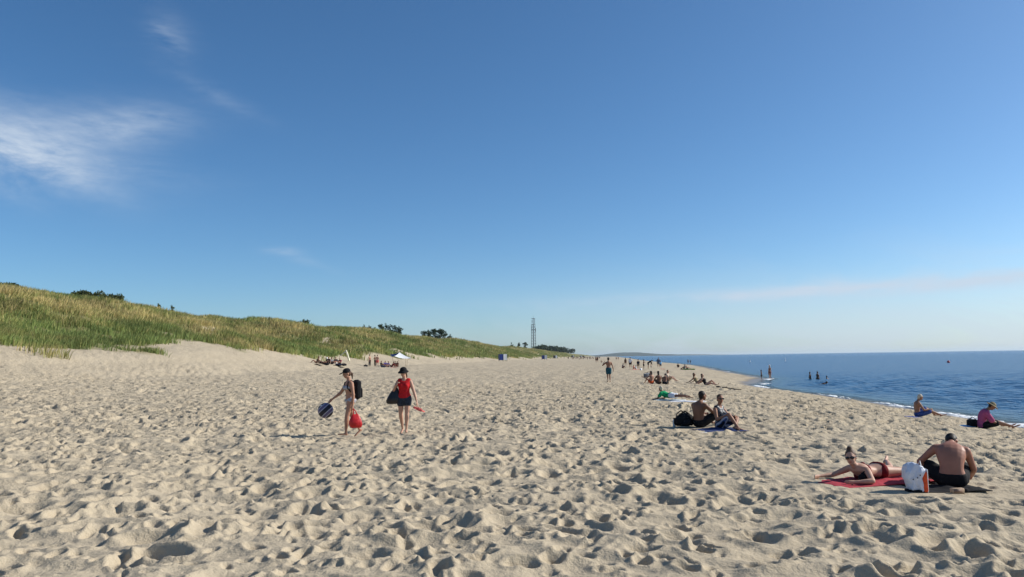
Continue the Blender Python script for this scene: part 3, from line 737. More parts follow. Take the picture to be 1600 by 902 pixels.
def person(label, px, py, yaw, H, pose, skin='mid', hair='dark', style='short', wear=(), lod=1, female=False, child=False, bulk=1.0, group=None, z=None, loc=None, face=True, bald=False):
    """wear: (kind, material, ...) pieces; returns the root Empty and a function from local points to the world"""
    b = Body(H, pose, female, child, bulk)
    g = b.mesh(lod)
    vox = (.0125, .024, .042)[lod]; vc = (.017, .026, .042)[lod]
    low = min(p[2] for p in g.v)
    P = loc if loc is not None else place(px, py)
    if z is not None: P = Vector((P.x, P.y, z))
    root = empty('person', P, yaw)
    tag(root, label, 'person', group)
    def sh(gg): gg.v = [(x, y, zz - low - .006) for x, y, zz in gg.v]; return gg
    part('body', sh(g), SKIN[skin], root, vox, (4, 3, 2)[lod])
    c, f, l, u = b.hc, b.hfw, b.hlt, b.hup; Hh = H * b.hs; Fm = np.array((f, l, u)); J = b.J
    if style:
        h = Geo()
        h.ball(c + u * .021 * Hh - f * .014 * Hh, (.054 * Hh, .049 * Hh, .051 * Hh), 14, 9, Fm)
        h.ball(c - u * .012 * Hh - f * .032 * Hh, (.030 * Hh, .042 * Hh, .044 * Hh), 12, 8, Fm)
        if style in ('long', 'bob'):
            k = .16 if style == 'long' else .06
            h.tube([c - f * .034 * Hh, c - f * .045 * Hh - u * .06 * Hh, c - f * .052 * Hh - u * (.06 + k * .5) * Hh, c - f * .05 * Hh - u * (.06 + k) * Hh], [.044 * Hh, .043 * Hh, .038 * Hh, .018 * Hh], 10, l, .6)
        if style == 'bun': h.ball(c + u * .072 * Hh - f * .024 * Hh, (.028 * Hh, .030 * Hh, .026 * Hh), 10, 7, Fm)
        if style == 'tail': h.tube([c - f * .05 * Hh + u * .02 * Hh, c - f * .085 * Hh - u * .02 * Hh, c - f * .075 * Hh - u * .10 * Hh], [.018 * Hh, .022 * Hh, .008 * Hh], 8)
        part('hair', sh(h), HAIR[hair], root, vc * .8, 2)
    if face and lod == 0:
        for s in (1, -1):
            e = Geo(); e.ball(c - u * .001 * Hh + l * s * .0185 * Hh + f * .0465 * Hh, (.006 * Hh, .0095 * Hh, .0052 * Hh), 8, 5, Fm); part('eye', sh(e), mat('eye_dark', (.03, .02, .015), .3, 0), root)
        e = Geo(); e.ball(c - u * .036 * Hh + f * .0475 * Hh, (.006 * Hh, .014 * Hh, .0042 * Hh), 8, 5, Fm); part('mouth', sh(e), mat('lips', (.28, .08, .07), .5, .05), root)
    for w in wear:
        kind, m = w[0], w[1]; q = Geo(); subs = []; gr = (.013, .016, .02)[lod]; name = kind; vx = vc; sm = 2
        if kind in ('shorts', 'swim_trunks', 'skirt'):
            fr = w[2] if len(w) > 2 else .6
            b.torso(q, -.062, .052, gr, 8)
            for k in 'LR': b.limb(q, J['hp' + k], J['kn' + k], b.LEGR, 0, fr, gr, 12, .02 * H)
        elif kind == 'bikini_bottom':
            b.torso(q, -.062, .012, gr, 6)
            for k in 'LR': b.limb(q, J['hp' + k], J['kn' + k], b.LEGR, 0, .06, gr * .6)
        elif kind == 'bikini_top':
            b.torso(q, .166, .208, gr * .8, 5)
            for s in (1, -1):
                q.ball(b.spine_at(.188) + b.fwd * .052 * H + b.lat * s * .040 * H, (.040 * H, .040 * H, .036 * H), 10, 7)
                if lod < 2: q.tube([b.spine_at(.215) + b.fwd * .062 * H + b.lat * s * .045 * H, b.spine_at(.27) + b.fwd * .03 * H + b.lat * s * .05 * H, b.spine_at(.272) - b.fwd * .035 * H + b.lat * s * .04 * H, b.spine_at(.20) - b.fwd * .075 * H], [.008] * 4, 6)
        elif kind in ('tank_top', 'shirt', 'swimsuit', 'dress'):
            lo = {'tank_top': -.005, 'shirt': -.035, 'swimsuit': -.062, 'dress': -.062}[kind]
            b.torso(q, lo, .285 if kind == 'shirt' else .262, gr * (1.25 if kind == 'shirt' else 1.5 if kind == 'tank_top' else 1), 14)
            if b.female:
                for s in (1, -1): q.ball(b.spine_at(.188) + b.fwd * .050 * H + b.lat * s * .040 * H, (.036 * H + gr, .036 * H + gr, .034 * H + gr), 10, 7)
            for k in 'LR':
                sg = 1 if k == 'L' else -1
                q.tube([b.spine_at(.255) + b.lat * sg * .035 * H, b.spine_at(.266) + b.lat * sg * (.07 if kind != 'shirt' else .095) * H], [.036 * H + gr, .034 * H + gr * .9], 10)
                if kind == 'shirt': b.limb(q, J['sh' + k], J['el' + k], b.UAR, 0, w[2] if len(w) > 2 else .6, gr * 1.3, 10, .02 * H)
                if kind == 'shirt' and len(w) > 2 and w[2] >= 1: b.limb(q, J['el' + k], J['wr' + k], b.FAR_, 0, .85, gr * 1.2)
                if kind == 'dress': b.limb(q, J['hp' + k], J['kn' + k], b.LEGR, 0, .9, gr * 1.6, 12, .03 * H)
        elif kind == 'trousers':
            b.torso(q, -.062, .045, gr, 8)
            for k in 'LR': b.limb(q, J['hp' + k], J['kn' + k], b.LEGR, 0, 1, gr); b.limb(q, J['kn' + k], J['an' + k], b.SHR, 0, .92, gr * 1.1)
        elif kind in ('cap', 'bucket_hat', 'sun_hat', 'white_cap'):
            q.ball(c + u * .034 * Hh - f * .008 * Hh, (.062 * Hh, .054 * Hh, .048 * Hh), 16, 9, Fm)
            if kind in ('cap', 'white_cap'):
                vis = Geo(); vis.tube([c + u * .030 * Hh + f * .035 * Hh, c + u * .020 * Hh + f * .085 * Hh], [.044 * Hh, .036 * Hh], 12, l, .16); subs.append(('visor', vis, m))
            else:
                wd = .086 if kind == 'bucket_hat' else .105; dr = .018 if kind == 'bucket_hat' else .004
                rr_ = []
                for r_, zz in ((.050, .030), (.070, .026 - dr * .4), (wd, .018 - dr), (wd, .011 - dr), (.065, .014), (.048, .020)):
                    rr_.append([c + u * zz * Hh - f * .004 * Hh + f * r_ * 1.08 * Hh * math.cos(6.2832 * i / 18) + l * r_ * .98 * Hh * math.sin(6.2832 * i / 18) for i in range(18)])
                q.rings(rr_); vx = .009 if lod < 2 else vc
            sm = 1
        elif kind == 'sunglasses':
            for s in (1, -1):
                q.ball(c + u * .001 * Hh + l * s * .020 * Hh + f * .053 * Hh, (.006 * Hh, .019 * Hh, .014 * Hh), 10, 6, Fm)
                tm = Geo(); subs.append(('temple', tm, m)); tm.tube([c + u * .003 * Hh + l * s * .036 * Hh + f * .050 * Hh, c + u * .003 * Hh + l * s * .049 * Hh - f * .004 * Hh], [.004 * Hh] * 2, 6)
            q.tube([c + u * .004 * Hh + l * .012 * Hh + f * .056 * Hh, c + u * .004 * Hh - l * .012 * Hh + f * .056 * Hh], [.004 * Hh] * 2, 6); vx = 0
        po = part(name, sh(q), m, root, vx * (.9 if kind in ('cap', 'bucket_hat') else 1), sm)
        for sn, sg_, sm_ in subs: part(sn, sh(sg_), sm_, po)
    cy, sy = math.cos(yaw), math.sin(yaw)
    def W(p): return V(P.x + p[0] * cy - p[1] * sy, P.y + p[0] * sy + p[1] * cy, P.z + p[2] - low - .006)
    return root, b, W

# ------------------------------------------------------------------ poses
DN = (0, 0, -1)
ARM_HANG = dict(armL=((.05, .16, -1), (.18, .05, -1), (.15, 0, -1)), armR=((.05, -.16, -1), (.18, -.05, -1), (.15, 0, -1)))
def stand(**k):
    d = dict(pelvis=(0, 0, .53), legL=((.04, .06, -1), (-.06, .02, -1), (1, .15, -.05)), legR=((0, -.06, -1), (-.03, -.02, -1), (1, -.15, -.05)), **ARM_HANG); d.update(k); return d
def walk(st=.35, **k):
    d = dict(pelvis=(0, 0, .52), spine=(.04, 0, 1), legL=((st, .03, -1), (st * .25, 0, -1), (1, .05, .12)), legR=((-st * .7, -.03, -1), (-st * 1.9, 0, -1), (1, -.05, -.75)),
             armL=((-.3, .14, -1), (-.05, .05, -1), (0, 0, -1)), armR=((.3, -.14, -1), (.55, -.05, -1), (.4, 0, -1))); d.update(k); return d
def sit(lean=-.1, knee=.8, **k):
    """on the ground, knees drawn up"""
    d = dict(seated=True, pelvis=(0, 0, .062), spine=(lean, 0, 1), bend=(-.02, 0, 0), legL=((.75, .16, knee), (.55, -.02, -knee * 1.04), (1, .1, -.12)), legR=((.75, -.16, knee), (.55, .02, -knee * 1.04), (1, -.1, -.12)),
             armL=((.7, .22, -.75), (.85, -.3, .05), (.8, -.5, -.2)), armR=((.7, -.22, -.75), (.85, .3, .05), (.8, .5, -.2))); d.update(k); return d
def sit_out(lean=-.05, **k):
    d = dict(seated=True, pelvis=(0, 0, .062), spine=(lean, 0, 1), bend=(-.02, 0, 0), legL=((1, .22, .06), (1, .05, -.08), (.5, .15, .85)), legR=((1, -.22, .06), (1, -.05, -.08), (.5, -.15, .85)),
             armL=((.45, .2, -.9), (.8, -.15, -.35), (.9, -.1, -.3)), armR=((.45, -.2, -.9), (.8, .15, -.35), (.9, .1, -.3))); d.update(k); return d
def lean_back(**k):
    return sit(-.62, .62, **{**dict(armL=((-.60, .35, -.66), (-.78, .1, -.42), (-.9, .2, -.08)), armR=((-.60, -.35, -.66), (-.78, -.1, -.42), (-.9, -.2, -.08)), headup=(-.25, 0, 1), headfwd=(1, 0, .1)), **k})
def prone(**k):
    """belly down, propped on the elbows"""
    d = dict(pelvis=(0, 0, .060), spine=(1, 0, .28), bend=(0, 0, -.028), neckdir=(.75, 0, .8), headup=(-.1, 0, 1), headfwd=(1, 0, -.05), legL=((-1, .10, -.02), (-1, .03, -.03), (-1, .2, -.15)), legR=((-1, -.10, -.02), (-1, -.03, -.03), (-1, -.2, -.15)),
             armL=((.45, .45, -.85), (.95, -.25, -.05), (1, -.3, 0)), armR=((.45, -.45, -.85), (.95, .25, -.05), (1, .3, 0))); d.update(k); return d
def supine(**k):
    d = dict(pelvis=(0, 0, .066), spine=(-1, 0, .10), left=(0, 1, 0), neckdir=(-1, 0, .12), headup=(-1, 0, .3), headfwd=(.3, 0, 1), legL=((1, .15, .05), (1, .02, -.06), (.3, .15, 1)), legR=((1, -.15, .55), (.75, 0, -.75), (1, 0, -.1)),
             armL=((.5, .8, -.15), (.9, .1, -.05), (1, 0, 0)), armR=((.5, -.8, -.15), (.9, -.1, -.05), (1, 0, 0))); d.update(k); return d
# ------------------------------------------------------------------ the two women walking in front
def pieces(name, loc, rz=0.0): return empty(name, loc, rz)
def top_part(name, g, m, label, cat, loc=(0, 0, 0), rz=0.0, voxel=0, smooth=2, group=None, kind=None):
    o = part(name, g, m, None, voxel, smooth); o.location = loc; o.rotation_euler = (0, 0, rz); tag(o, label, cat, group, kind); return o

STRIPE = stripes('striped_bikini', (.03, .035, .07), (.75, .75, .78), 14.0)
ra, ba, Wa = person('woman in black cap and striped bikini striding along with a big ball', 547, 683.5, R(212), 1.64,
    walk(.30, armR=((.42, -.42, -.85), (.80, -.30, -.62), (.8, -.2, -.75)), armL=((-.10, .20, -1), (.08, .04, -1), (.1, 0, -1)), headfwd=(1, .05, -.25), headup=(.22, 0, 1), spine=(.07, 0, 1)),
    'mid', 'brown', 'tail', (('cap', BLACK), ('bikini_top', STRIPE), ('bikini_bottom', STRIPE)), lod=0, female=True, bulk=1.06)
# ball in her outstretched hand
h = Wa(ba.J['handR']); fw = V(math.cos(R(212)), math.sin(R(212)), 0)
bc = h + fw * .07 + V(-.04, .02, -.218)
g = Geo(); g.ball((0, 0, 0), (.19, .19, .19), 32, 20)
BALLM = stripes('ball_swirls', (.020, .018, .030), (.42, .42, .50), 1.7, (0, R(42), 0), 1.2, (.12, .10, .19))
ball = empty('beach_ball', bc - V(0, 0, .19)); tag(ball, 'large dark ball with pale swirled bands held by the woman in the cap', 'ball')
o = part('shell', g, BALLM, ball); o.location = (0, 0, .19)
g = Geo(); g.ball((-.085, -.10, .125), (.034, .034, .02), 10, 6); o = part('patch', g, mat('ball_patch', (.75, .70, .68), .4, .05), ball); o.location = (0, 0, .19)
g = Geo(); g.tube([h - bc + V(0, 0, .03), (h - bc) * .95 + V(.02, 0, 0), V(.03, 0, .17)], [.008] * 3, 6); o = part('cord', g, BLACK, ball); o.location = (0, 0, .19)
# backpack
bk = Wa(ba.spine_at(.145) - ba.fwd * .185)
bp_ = empty('backpack', bk - V(0, 0, .24), R(212)); tag(bp_, 'slim black backpack worn by the woman with the ball', 'backpack')
g = Geo(); g.box((0, 0, .24), (.085, .145, .24), None, .05); pk = part('pack', g, BLACK, bp_, .016, 3)
g = Geo(); g.box((-.092, 0, .16), (.03, .11, .12), None, .02); part('pocket', g, BLACK, pk, .014, 2)
for s in (1, -1):
    p0 = bk; loc = lambda q: (lambda d: V(d[0] * math.cos(-R(212)) - d[1] * math.sin(-R(212)), d[0] * math.sin(-R(212)) + d[1] * math.cos(-R(212)), d[2] + .24))(Wa(q) - bk)
    H_ = 1.60
    pts = [ba.spine_at(.26) - ba.fwd * .085 + ba.lat * s * .085, ba.spine_at(.288) + ba.lat * s * .095 - ba.fwd * .02, ba.spine_at(.262) + ba.fwd * .065 + ba.lat * s * .105, ba.spine_at(.19) + ba.fwd * .10 + ba.lat * s * .125, ba.spine_at(.12) + ba.fwd * .02 + ba.lat * s * .158, ba.spine_at(.07) - ba.fwd * .11 + ba.lat * s * .12]
    g = Geo(); g.tube([loc(q) for q in pts], [.021] * 6, 8, None, .45); part('strap', g, BLACK, bp_)
# red plastic bag
def crumpled(g, k, seed, lo=-9):
    g.v = [(x + k * (fbm(y * 9 + 5, z * 9 + x * 7, 3, seed) - .5), y + k * (fbm(x * 9 + 2, z * 9 + y * 4, 3, seed + 9) - .5), z + (k * .5 * (fbm(x * 8, y * 8 + z * 5, 3, seed + 4) - .5) if z > lo else 0)) for x, y, z in g.v]
    g.v = [tuple(float(c) for c in p) for p in g.v]; return g
def sack(levels, n=28):
    g = Geo(); g.rings([[V(cx + w * math.copysign(abs(math.cos(6.2832 * i / n)) ** .7, math.cos(6.2832 * i / n)), d * math.copysign(abs(math.sin(6.2832 * i / n)) ** .7, math.sin(6.2832 * i / n)), z) for i in range(n)] for z, w, d, cx in levels]); return g
hl = Wa(ba.J['handL'])
rb = empty('plastic_bag', hl + V(.08, -.02, -.455), R(20)); rb.scale = (.88,) * 3; tag(rb, 'bright red plastic bag hanging from the hand of the woman with the ball', 'bag')
g = crumpled(sack([(0, .13, .05, .01), (.03, .17, .085, .01), (.10, .18, .10, .01), (.19, .165, .095, 0), (.27, .13, .075, 0), (.34, .09, .045, -.01), (.38, .07, .03, -.01)]), .05, 3)
RB = mat('red_plastic', (.60, .022, .025), .35, .15, 12, .5, 22, spec=.5, transl=.25); part('sack', g, RB, rb)
for s in (1, -1):
    g = Geo(); g.tube([(-.01 + s * .05, 0, .36), (-.02 + s * .03, .0, .45), (-.05, .02, .52)], [.018, .014, .014], 8, None, .4); part('handle', g, RB, rb)

rb2, bb, Wb = person('woman in black bucket hat, red tank top and denim shorts walking barefoot', 632, 678, R(-93), 1.66,
    walk(.13, legL=((.16, -.02, -1), (-.02, -.05, -1), (1, .2, -.02)), legR=((-.04, -.03, -1), (-.32, .06, -1), (1, -.1, -.4)), armR=((-.02, -.42, -.85), (.55, .35, .62), (.3, .5, .6)),
         armL=((.04, .34, -.95), (.18, .30, -.95), (.1, .2, -1)), headfwd=(1, -.35, -.28), headup=(.2, -.06, 1)),
    'fair', 'brown', 'bob', (('bucket_hat', BLACK), ('tank_top', RED), ('shorts', DENIM, .36)), lod=0, female=True, bulk=1.04)
hl = Wb(bb.J['handL'])
for i, (dx, dz, rt) in enumerate(((.03, -.10, -.5), (.075, -.13, .25))):
    fl = empty('flip_flop', hl + V(dx - .02, -.02 + .03 * i, dz)); fl.rotation_euler = (.9 - .5 * i, .35, rt)
    tag(fl, ('upper' if i == 0 else 'lower') + ' coral pink flip-flop dangling from the hand of the woman in red', 'flip-flop', 'pair of flip-flops')
    g = Geo(); g.tube([(-.12, 0, 0), (-.05, 0, 0), (.05, .005, 0), (.12, 0, 0)], [.03, .033, .042, .034], 12, V(0, 1, 0), .28); part('sole', g, CORAL, fl)
    g = Geo(); g.tube([(-.02, .04, .01), (.02, .03, .045), (.07, 0, .015), (.02, -.03, .045), (-.02, -.04, .01)], [.007] * 5, 6); part('strap', g, CORAL, fl)
bgp = Wb(bb.J['shR'] + V(.0, -.15, -.56))
tb = empty('shoulder_bag', bgp, R(2)); tag(tb, 'big black shoulder bag of the woman in the red top', 'bag')
g = crumpled(sack([(0, .12, .06, .02), (.02, .17, .09, .02), (.09, .18, .11, .025), (.18, .155, .10, .04), (.28, .12, .07, .06), (.36, .08, .045, .08), (.42, .05, .025, .09)]), .03, 8)
LEATHER = mat('black_leather', (.010, .010, .012), .38, .2, 15, .3, 30, spec=.5); part('sack', g, LEATHER, tb)
g = Geo(); q0 = bb.J['shR']
def lb(p): d = Wb(p) - bgp; c, s = math.cos(-R(2)), math.sin(-R(2)); return V(d[0] * c - d[1] * s, d[0] * s + d[1] * c, d[2])
g.tube([(.05, -.03, .40), lb(q0 + V(.05, -.02, -.04)), lb(q0 + V(.01, .025, .062)), lb(q0 + V(-.06, -.0, .0)), (.09, .02, .40)], [.014] * 5, 8, None, .5); part('strap', g, LEATHER, tb)

# ------------------------------------------------------------------ the man walking away
rm, bm_, Wm = person('bare backed man in teal swim shorts walking away along the beach', 951.5, 598, R(92), 1.82,
    walk(.12, legL=((.14, -.03, -1), (-.05, -.03, -1), (1, .05, -.1)), legR=((-.05, .04, -1), (-.25, .02, -1), (1, 0, -.4)), armL=((.05, .72, -.62), (.30, -.50, .95), (.1, -.5, .8)), armR=((-.05, -.34, -.95), (.12, -.18, -1), (.1, -.1, -1)), headfwd=(1, .3, -.1)),
    'tan', 'dark', 'short', (('swim_trunks', TEAL, .72),), lod=1, bulk=1.08)

# ------------------------------------------------------------------ couple on the sand, with backpack, bottle and towel
def towel(label, px, py, L_, W_, rz, m, seed, group=None, loc=None, cat='towel'):
    n, k = 26, 16; P = loc if loc is not None else place(px, py); g = Geo()
    up, dn = [], []
    for j in range(k + 1):
        for i in range(n + 1):
            x = (i / n - .5) * L_; y = (j / k - .5) * W_
            e = min(i, n - i, j * 1.3, (k - j) * 1.3) / 4
            z = .012 + .065 * float(fbm(x * 4.0 + seed, y * 4.0, 3, seed)) ** 1.5 * min(1, .3 + e)
            x += .03 * (float(fbm(y * 4, seed + x, 2, seed + 1)) - .5); y += .05 * (float(fbm(x * 3, seed, 2, seed + 2)) - .5)
            up.append((x, y, z)); dn.append((x, y, z - .012))
    f = []; o = len(up)
    for j in range(k):
        for i in range(n):
            a = j * (n + 1) + i; f.append((a, a + 1, a + n + 2, a + n + 1)); f.append((o + a, o + a + n + 1, o + a + n + 2, o + a + 1))
    edge = [i for i in range(n + 1)] + [j * (n + 1) + n for j in range(1, k + 1)] + [k * (n + 1) + i for i in range(n - 1, -1, -1)] + [j * (n + 1) for j in range(k - 1, 0, -1)]
    for a, b_ in zip(edge, edge[1:] + edge[:1]): f.append((a, o + a, o + b_, b_))
    g.add(up + dn, f)
    return top_part('towel', g, m, label, cat, P, rz, group=group)
rc, bc_, Wc = person('balding man with a bare tanned back sitting in black shorts beside the black backpack', 1094, 668, R(38), 1.80,
    sit(.10, .45, bend=(-.045, 0, 0), armR=((.62, -.30, -.55), (.92, .22, .02), (.9, .2, -.3)), armL=((.6, .3, -.7), (.9, -.2, .0), (.9, -.2, -.2)), headfwd=(1, -.35, -.05), legL=((.72, .5, .5), (.6, -.5, -.55), (1, .1, -.1)), legR=((.8, -.45, .5), (.5, .35, -.62), (1, 0, -.1))),
    'deep', 'dark', 'short', (('shorts', BLACK, .75),), lod=0, bulk=1.08)
PATT = stripes('patterned_black', (.012, .012, .016), (.30, .31, .34), 5.0, (R(50), R(20), 0), 9.0, (.012, .012, .016))
BPAT = stripes('patterned_blue', (.012, .014, .022), (.05, .09, .24), 4.0, (R(50), R(20), 0), 8.0, (.35, .37, .42))
rw, bw_, Ww = person('woman in sunglasses and black patterned swimwear sitting with one knee up beside the balding man', 1127, 671, R(-50), 1.66,
    sit(-.08, .8, legR=((.78, -.02, .72), (.62, -.05, -.80), (1, -.1, -.1)), legL=((.85, .22, .42), (.25, -.5, -.50), (1, -.3, -.1)), armR=((.35, -.25, -.9), (.75, .25, .40), (.6, .3, .2)), armL=((.55, .15, -.7), (.8, -.4, .15), (.7, -.5, .1)), headfwd=(.9, -.45, 0)),
    'tan', 'brown', 'short', (('swimsuit', PATT), ('shorts', BPAT, .8), ('sunglasses', LENS)), lod=0, female=True)
towel('blue towel spread under the woman in sunglasses', 1124, 673.5, 1.15, .9, R(10), cloth('towel_blue', (.03, .05, .14)), 4)
P = place(1069, 668)
bpk = empty('backpack', P, R(25)); tag(bpk, 'bulging black backpack lying behind the balding man', 'backpack')
g = Geo(); g.tube([(-.20, 0, .16), (-.05, 0, .20), (.12, 0, .20), (.24, 0, .17)], [.13, .185, .19, .13], 14, V(0, 1, 0), .95); crumpled(g, .05, 12); pk = part('pack', g, BLACK, bpk, .02, 3)
g = Geo(); g.tube([(-.12, -.14, .10), (0, -.19, .16), (.12, -.16, .10)], [.06, .085, .06], 10); part('pocket', g, BLACK, pk, .018, 2)
for s in (1, -1):
    g = Geo(); g.tube([(.1, s * .07, .36), (-.02, s * .09, .43), (-.16, s * .08, .36), (-.2, s * .06, .26)], [.02] * 4, 8, None, .4); part('strap', g, BLACK, bpk)
P = place(1053.5, 668.5)
bt = empty('water_bottle', P); tag(bt, 'pale water bottle standing left of the black backpack', 'bottle')
g = Geo(); g.tube([(0, 0, .03), (0, 0, .17), (0, 0, .215)], [.038, .038, .02], 14); part('flask', g, mat('pale_plastic', (.55, .62, .66), .25, .05, spec=.5), bt)
g = Geo(); g.tube([(0, 0, .232), (0, 0, .25)], [.02, .02], 10); part('cap', g, BLACK, bt)
P = place(1112, 677)
for i, (dx, dy, m, lb_) in enumerate(((-.25, -.15, WHITE, 'white'), (.1, -.22, GREY, 'grey'))):
    sdl = top_part('sandal', Geo().tube([(-.12, 0, .02), (-.04, 0, .022), (.05, 0, .02), (.12, 0, .02)], [.032, .036, .045, .034], 10, V(0, 1, 0), .45), m, lb_ + ' sandal lying on the sand before the couple', 'sandal', (P.x + dx, P.y + dy, float(ground(P.x + dx, P.y + dy))), R(30 + 50 * i))

# ------------------------------------------------------------------ sunbathing woman, white bag, seated man
rp, bpn, Wp = person('woman in maroon bikini and sunglasses lying on her front, propped on elbows', 1372, 751, R(203), 1.64,
    prone(spine=(1, .05, .17), bend=(.01, 0, -.012), legL=((-1, .16, -.03), (-.80, -.55, .12), (-.9, -.4, .1)), legR=((-1, -.10, -.02), (-.66, -.72, .16), (-.8, -.4, .3)), headup=(.10, -.10, 1), headfwd=(.80, .60, -.10), neckdir=(.62, 0, .8), armL=((.45, .75, -.40), (.80, -.45, -.04), (.9, -.4, 0)), armR=((.42, -.75, -.42), (.90, -.10, -.03), (1, .1, 0))),
    'fair', 'brown', 'bun', (('bikini_top', MAROON), ('bikini_bottom', MAROON), ('sunglasses', LENS)), lod=0, female=True)
towel('red towel under the woman in the maroon bikini', 1364, 754, 1.75, .75, R(20), cloth('towel_red', (.38, .045, .06)), 9)
P = place(1354, 756)
bg_ = empty('pouch', P, R(10)); tag(bg_, 'small black pouch on the sand by the elbow of the sunbathing woman', 'pouch')
g = Geo(); g.box((0, 0, .075), (.11, .07, .075), None, .04); part('pouch_body', g, BLACK, bg_, .014, 3)
g = Geo(); g.tube([(-.07, 0, .145), (0, 0, .185), (.07, 0, .145)], [.01] * 3, 6); part('handle', g, BLACK, bg_)
P = place(1432, 769)
wb_ = empty('beach_bag', P, R(-8)); wb_.scale = (.72, .8, .85); tag(wb_, 'white crumpled beach bag with an orange side standing before the seated man', 'bag')
WBAG = mat('white_nylon', (.66, .69, .78), .5, .05, 10, .7, 26, spec=.4)
g = crumpled(sack([(0, .10, .08, -.02), (.03, .135, .11, -.03), (.12, .16, .13, -.03), (.22, .19, .15, -.04), (.32, .19, .155, -.04), (.40, .15, .12, -.05), (.455, .09, .07, -.07), (.475, .04, .03, -.08)], 40), .15, 21, .02); sk_ = part('sack', g, WBAG, wb_, .013, 0)
g = crumpled(Geo().box((.135, .0, .175), (.045, .115, .175), None, .02), .015, 4); part('side_panel', g, cloth('orange_panel', (.72, .10, .035)), wb_, .012, 1)
g = Geo(); g.box((.175, -.02, .185), (.010, .09, .185), None, .006); part('trim', g, WHITE, wb_)
g = Geo(); g.tube([(.02, -.05, .42), (.06, -.08, .50), (.10, -.05, .36)], [.012] * 3, 6); part('handle', g, WHITE, wb_)
g = Geo(); g.box((-.06, -.02, .02), (.13, .10, .02), None, .01); part('base', g, BLACK, wb_)
for q, (x, y, z_) in enumerate(((-.02, -.148, .24), (-.10, -.150, .215), (.03, -.148, .28))):
    g = Geo(); g.ball((x, y, z_), (.012, .012, .012), 8, 5); part('badge', g, NAVY, sk_)
rs_, bs_, Ws = person('broad backed man in black shorts sitting hunched with his back turned', 1489, 763, R(60), 1.74,
    sit(.58, .30, bend=(-.07, 0, .015), headup=(.93, .0, .36), headfwd=(.36, -.15, -.9), neckdir=(.96, -.08, .25), armL=((.12, .70, -.66), (.42, -.42, -.86), (.6, -.2, -.6)), armR=((.40, -.25, -.85), (.8, .1, -.45), (.8, .2, -.4)), shrugL=(0, .004, .012),
        legL=((.75, .62, .34), (.5, -.75, -.42), (1, -.3, -.1)), legR=((.92, -.10, .30), (.6, .55, -.45), (1, .2, -.1))),
    'ruddy', 'dark', 'short', (('shorts', BLACK, .85),), lod=0, bulk=1.16)
towel('black towel crumpled on the sand under the man with the broad back', 1478, 765, .95, .62, R(6), BLACK, 15)
P = place(1496, 772)
bx_ = empty('carton', P, R(4)); tag(bx_, 'small tan carton on the sand behind the man with the broad back', 'carton')
g = Geo(); g.box((0, 0, .036), (.085, .035, .036), None, .006); cx_ = part('box', g, mat('carton_tan', (.42, .30, .20), .7, .1), bx_)
g = Geo(); g.box((-.01, -.0365, .038), (.06, .002, .022)); part('print_panel', g, mat('carton_print', (.22, .14, .10), .6, .3, 60), cx_)
g = Geo(); g.tube([(.105, 0, .04), (.13, 0, .04)], [.032, .03], 12); part('lid', g, BLACK, bx_)
towel('dark blue sheet in place of the shadow left of the white beach bag', 1412, 752, .7, .5, R(15), NAVY, 17)  # added dark sheet, stands for the bag's bluish shadow on the sand

# ------------------------------------------------------------------ by the water's edge
person('fair haired youth in blue shorts sitting side on at the waterline', 1435, 652, R(-4), 1.62,
    sit(.03, .50, bend=(-.03, 0, 0), headup=(.35, 0, .95), headfwd=(1, 0, -.4), neckdir=(.6, 0, .8), armL=((.55, .2, -.8), (.9, -.1, .1), (.9, -.3, -.3)), armR=((.5, -.2, -.85), (.95, .15, .12), (.9, .3, -.3)), legL=((.85, .2, .52), (.75, 0, -.55), (1, 0, .1)), legR=((.9, -.2, .30), (.85, 0, -.36), (1, 0, .3))),
    'tan', 'light', 'short', (('shorts', BLUE, .9),), lod=0)
towel('blue and dark towel bunched behind the fair haired youth', 1424, 653, .62, .45, R(0), BLUE, 23)
person('person in pink shirt, black shorts and brimmed hat bending over outstretched legs', 1536, 670, R(-16), 1.66,
    sit_out(.34, bend=(-.05, 0, 0), headup=(.6, 0, .8), headfwd=(.8, 0, -.6), neckdir=(.8, 0, .6), legL=((.95, .18, .24), (.95, 0, -.28), (.85, .1, .45)), legR=((.95, -.2, .20), (.95, 0, -.24), (.85, -.1, .45))),
    'tan', 'dark', 'short', (('shirt', PINK, .9), ('shorts', BLACK, .85), ('sun_hat', KHAKI)), lod=0, bulk=1.12)
P = place(1520, 668)
sbg = empty('shoulder_bag', P, R(-10)); tag(sbg, 'black bag on the sand behind the person in the pink shirt', 'bag')
g = crumpled(Geo().box((0, 0, .13), (.16, .11, .13), None, .05), .04, 6); part('sack', g, BLACK, sbg, .018, 2)
g = Geo(); g.tube([(-.1, 0, .25), (0, -.02, .33), (.1, 0, .25)], [.012] * 3, 6); part('handle', g, BLACK, sbg)
towel('pale blue towel behind the black bag near the waterline', 1508, 667, .5, .35, R(5), LBLUE, 27)
for i, (a, b_, m, lb_) in enumerate(((1478, 666, BLACK, 'black'), (1473, 668, WHITE, 'white'))):
    top_part('sandal', Geo().tube([(-.12, 0, .025), (-.04, 0, .03), (.05, 0, .025), (.12, 0, .02)], [.034, .04, .046, .034], 10, V(0, 1, 0), .5), m, lb_ + ' sandal on the sand between youth and pink shirt', 'sandal', place(a, b_), R(-20 + 30 * i))

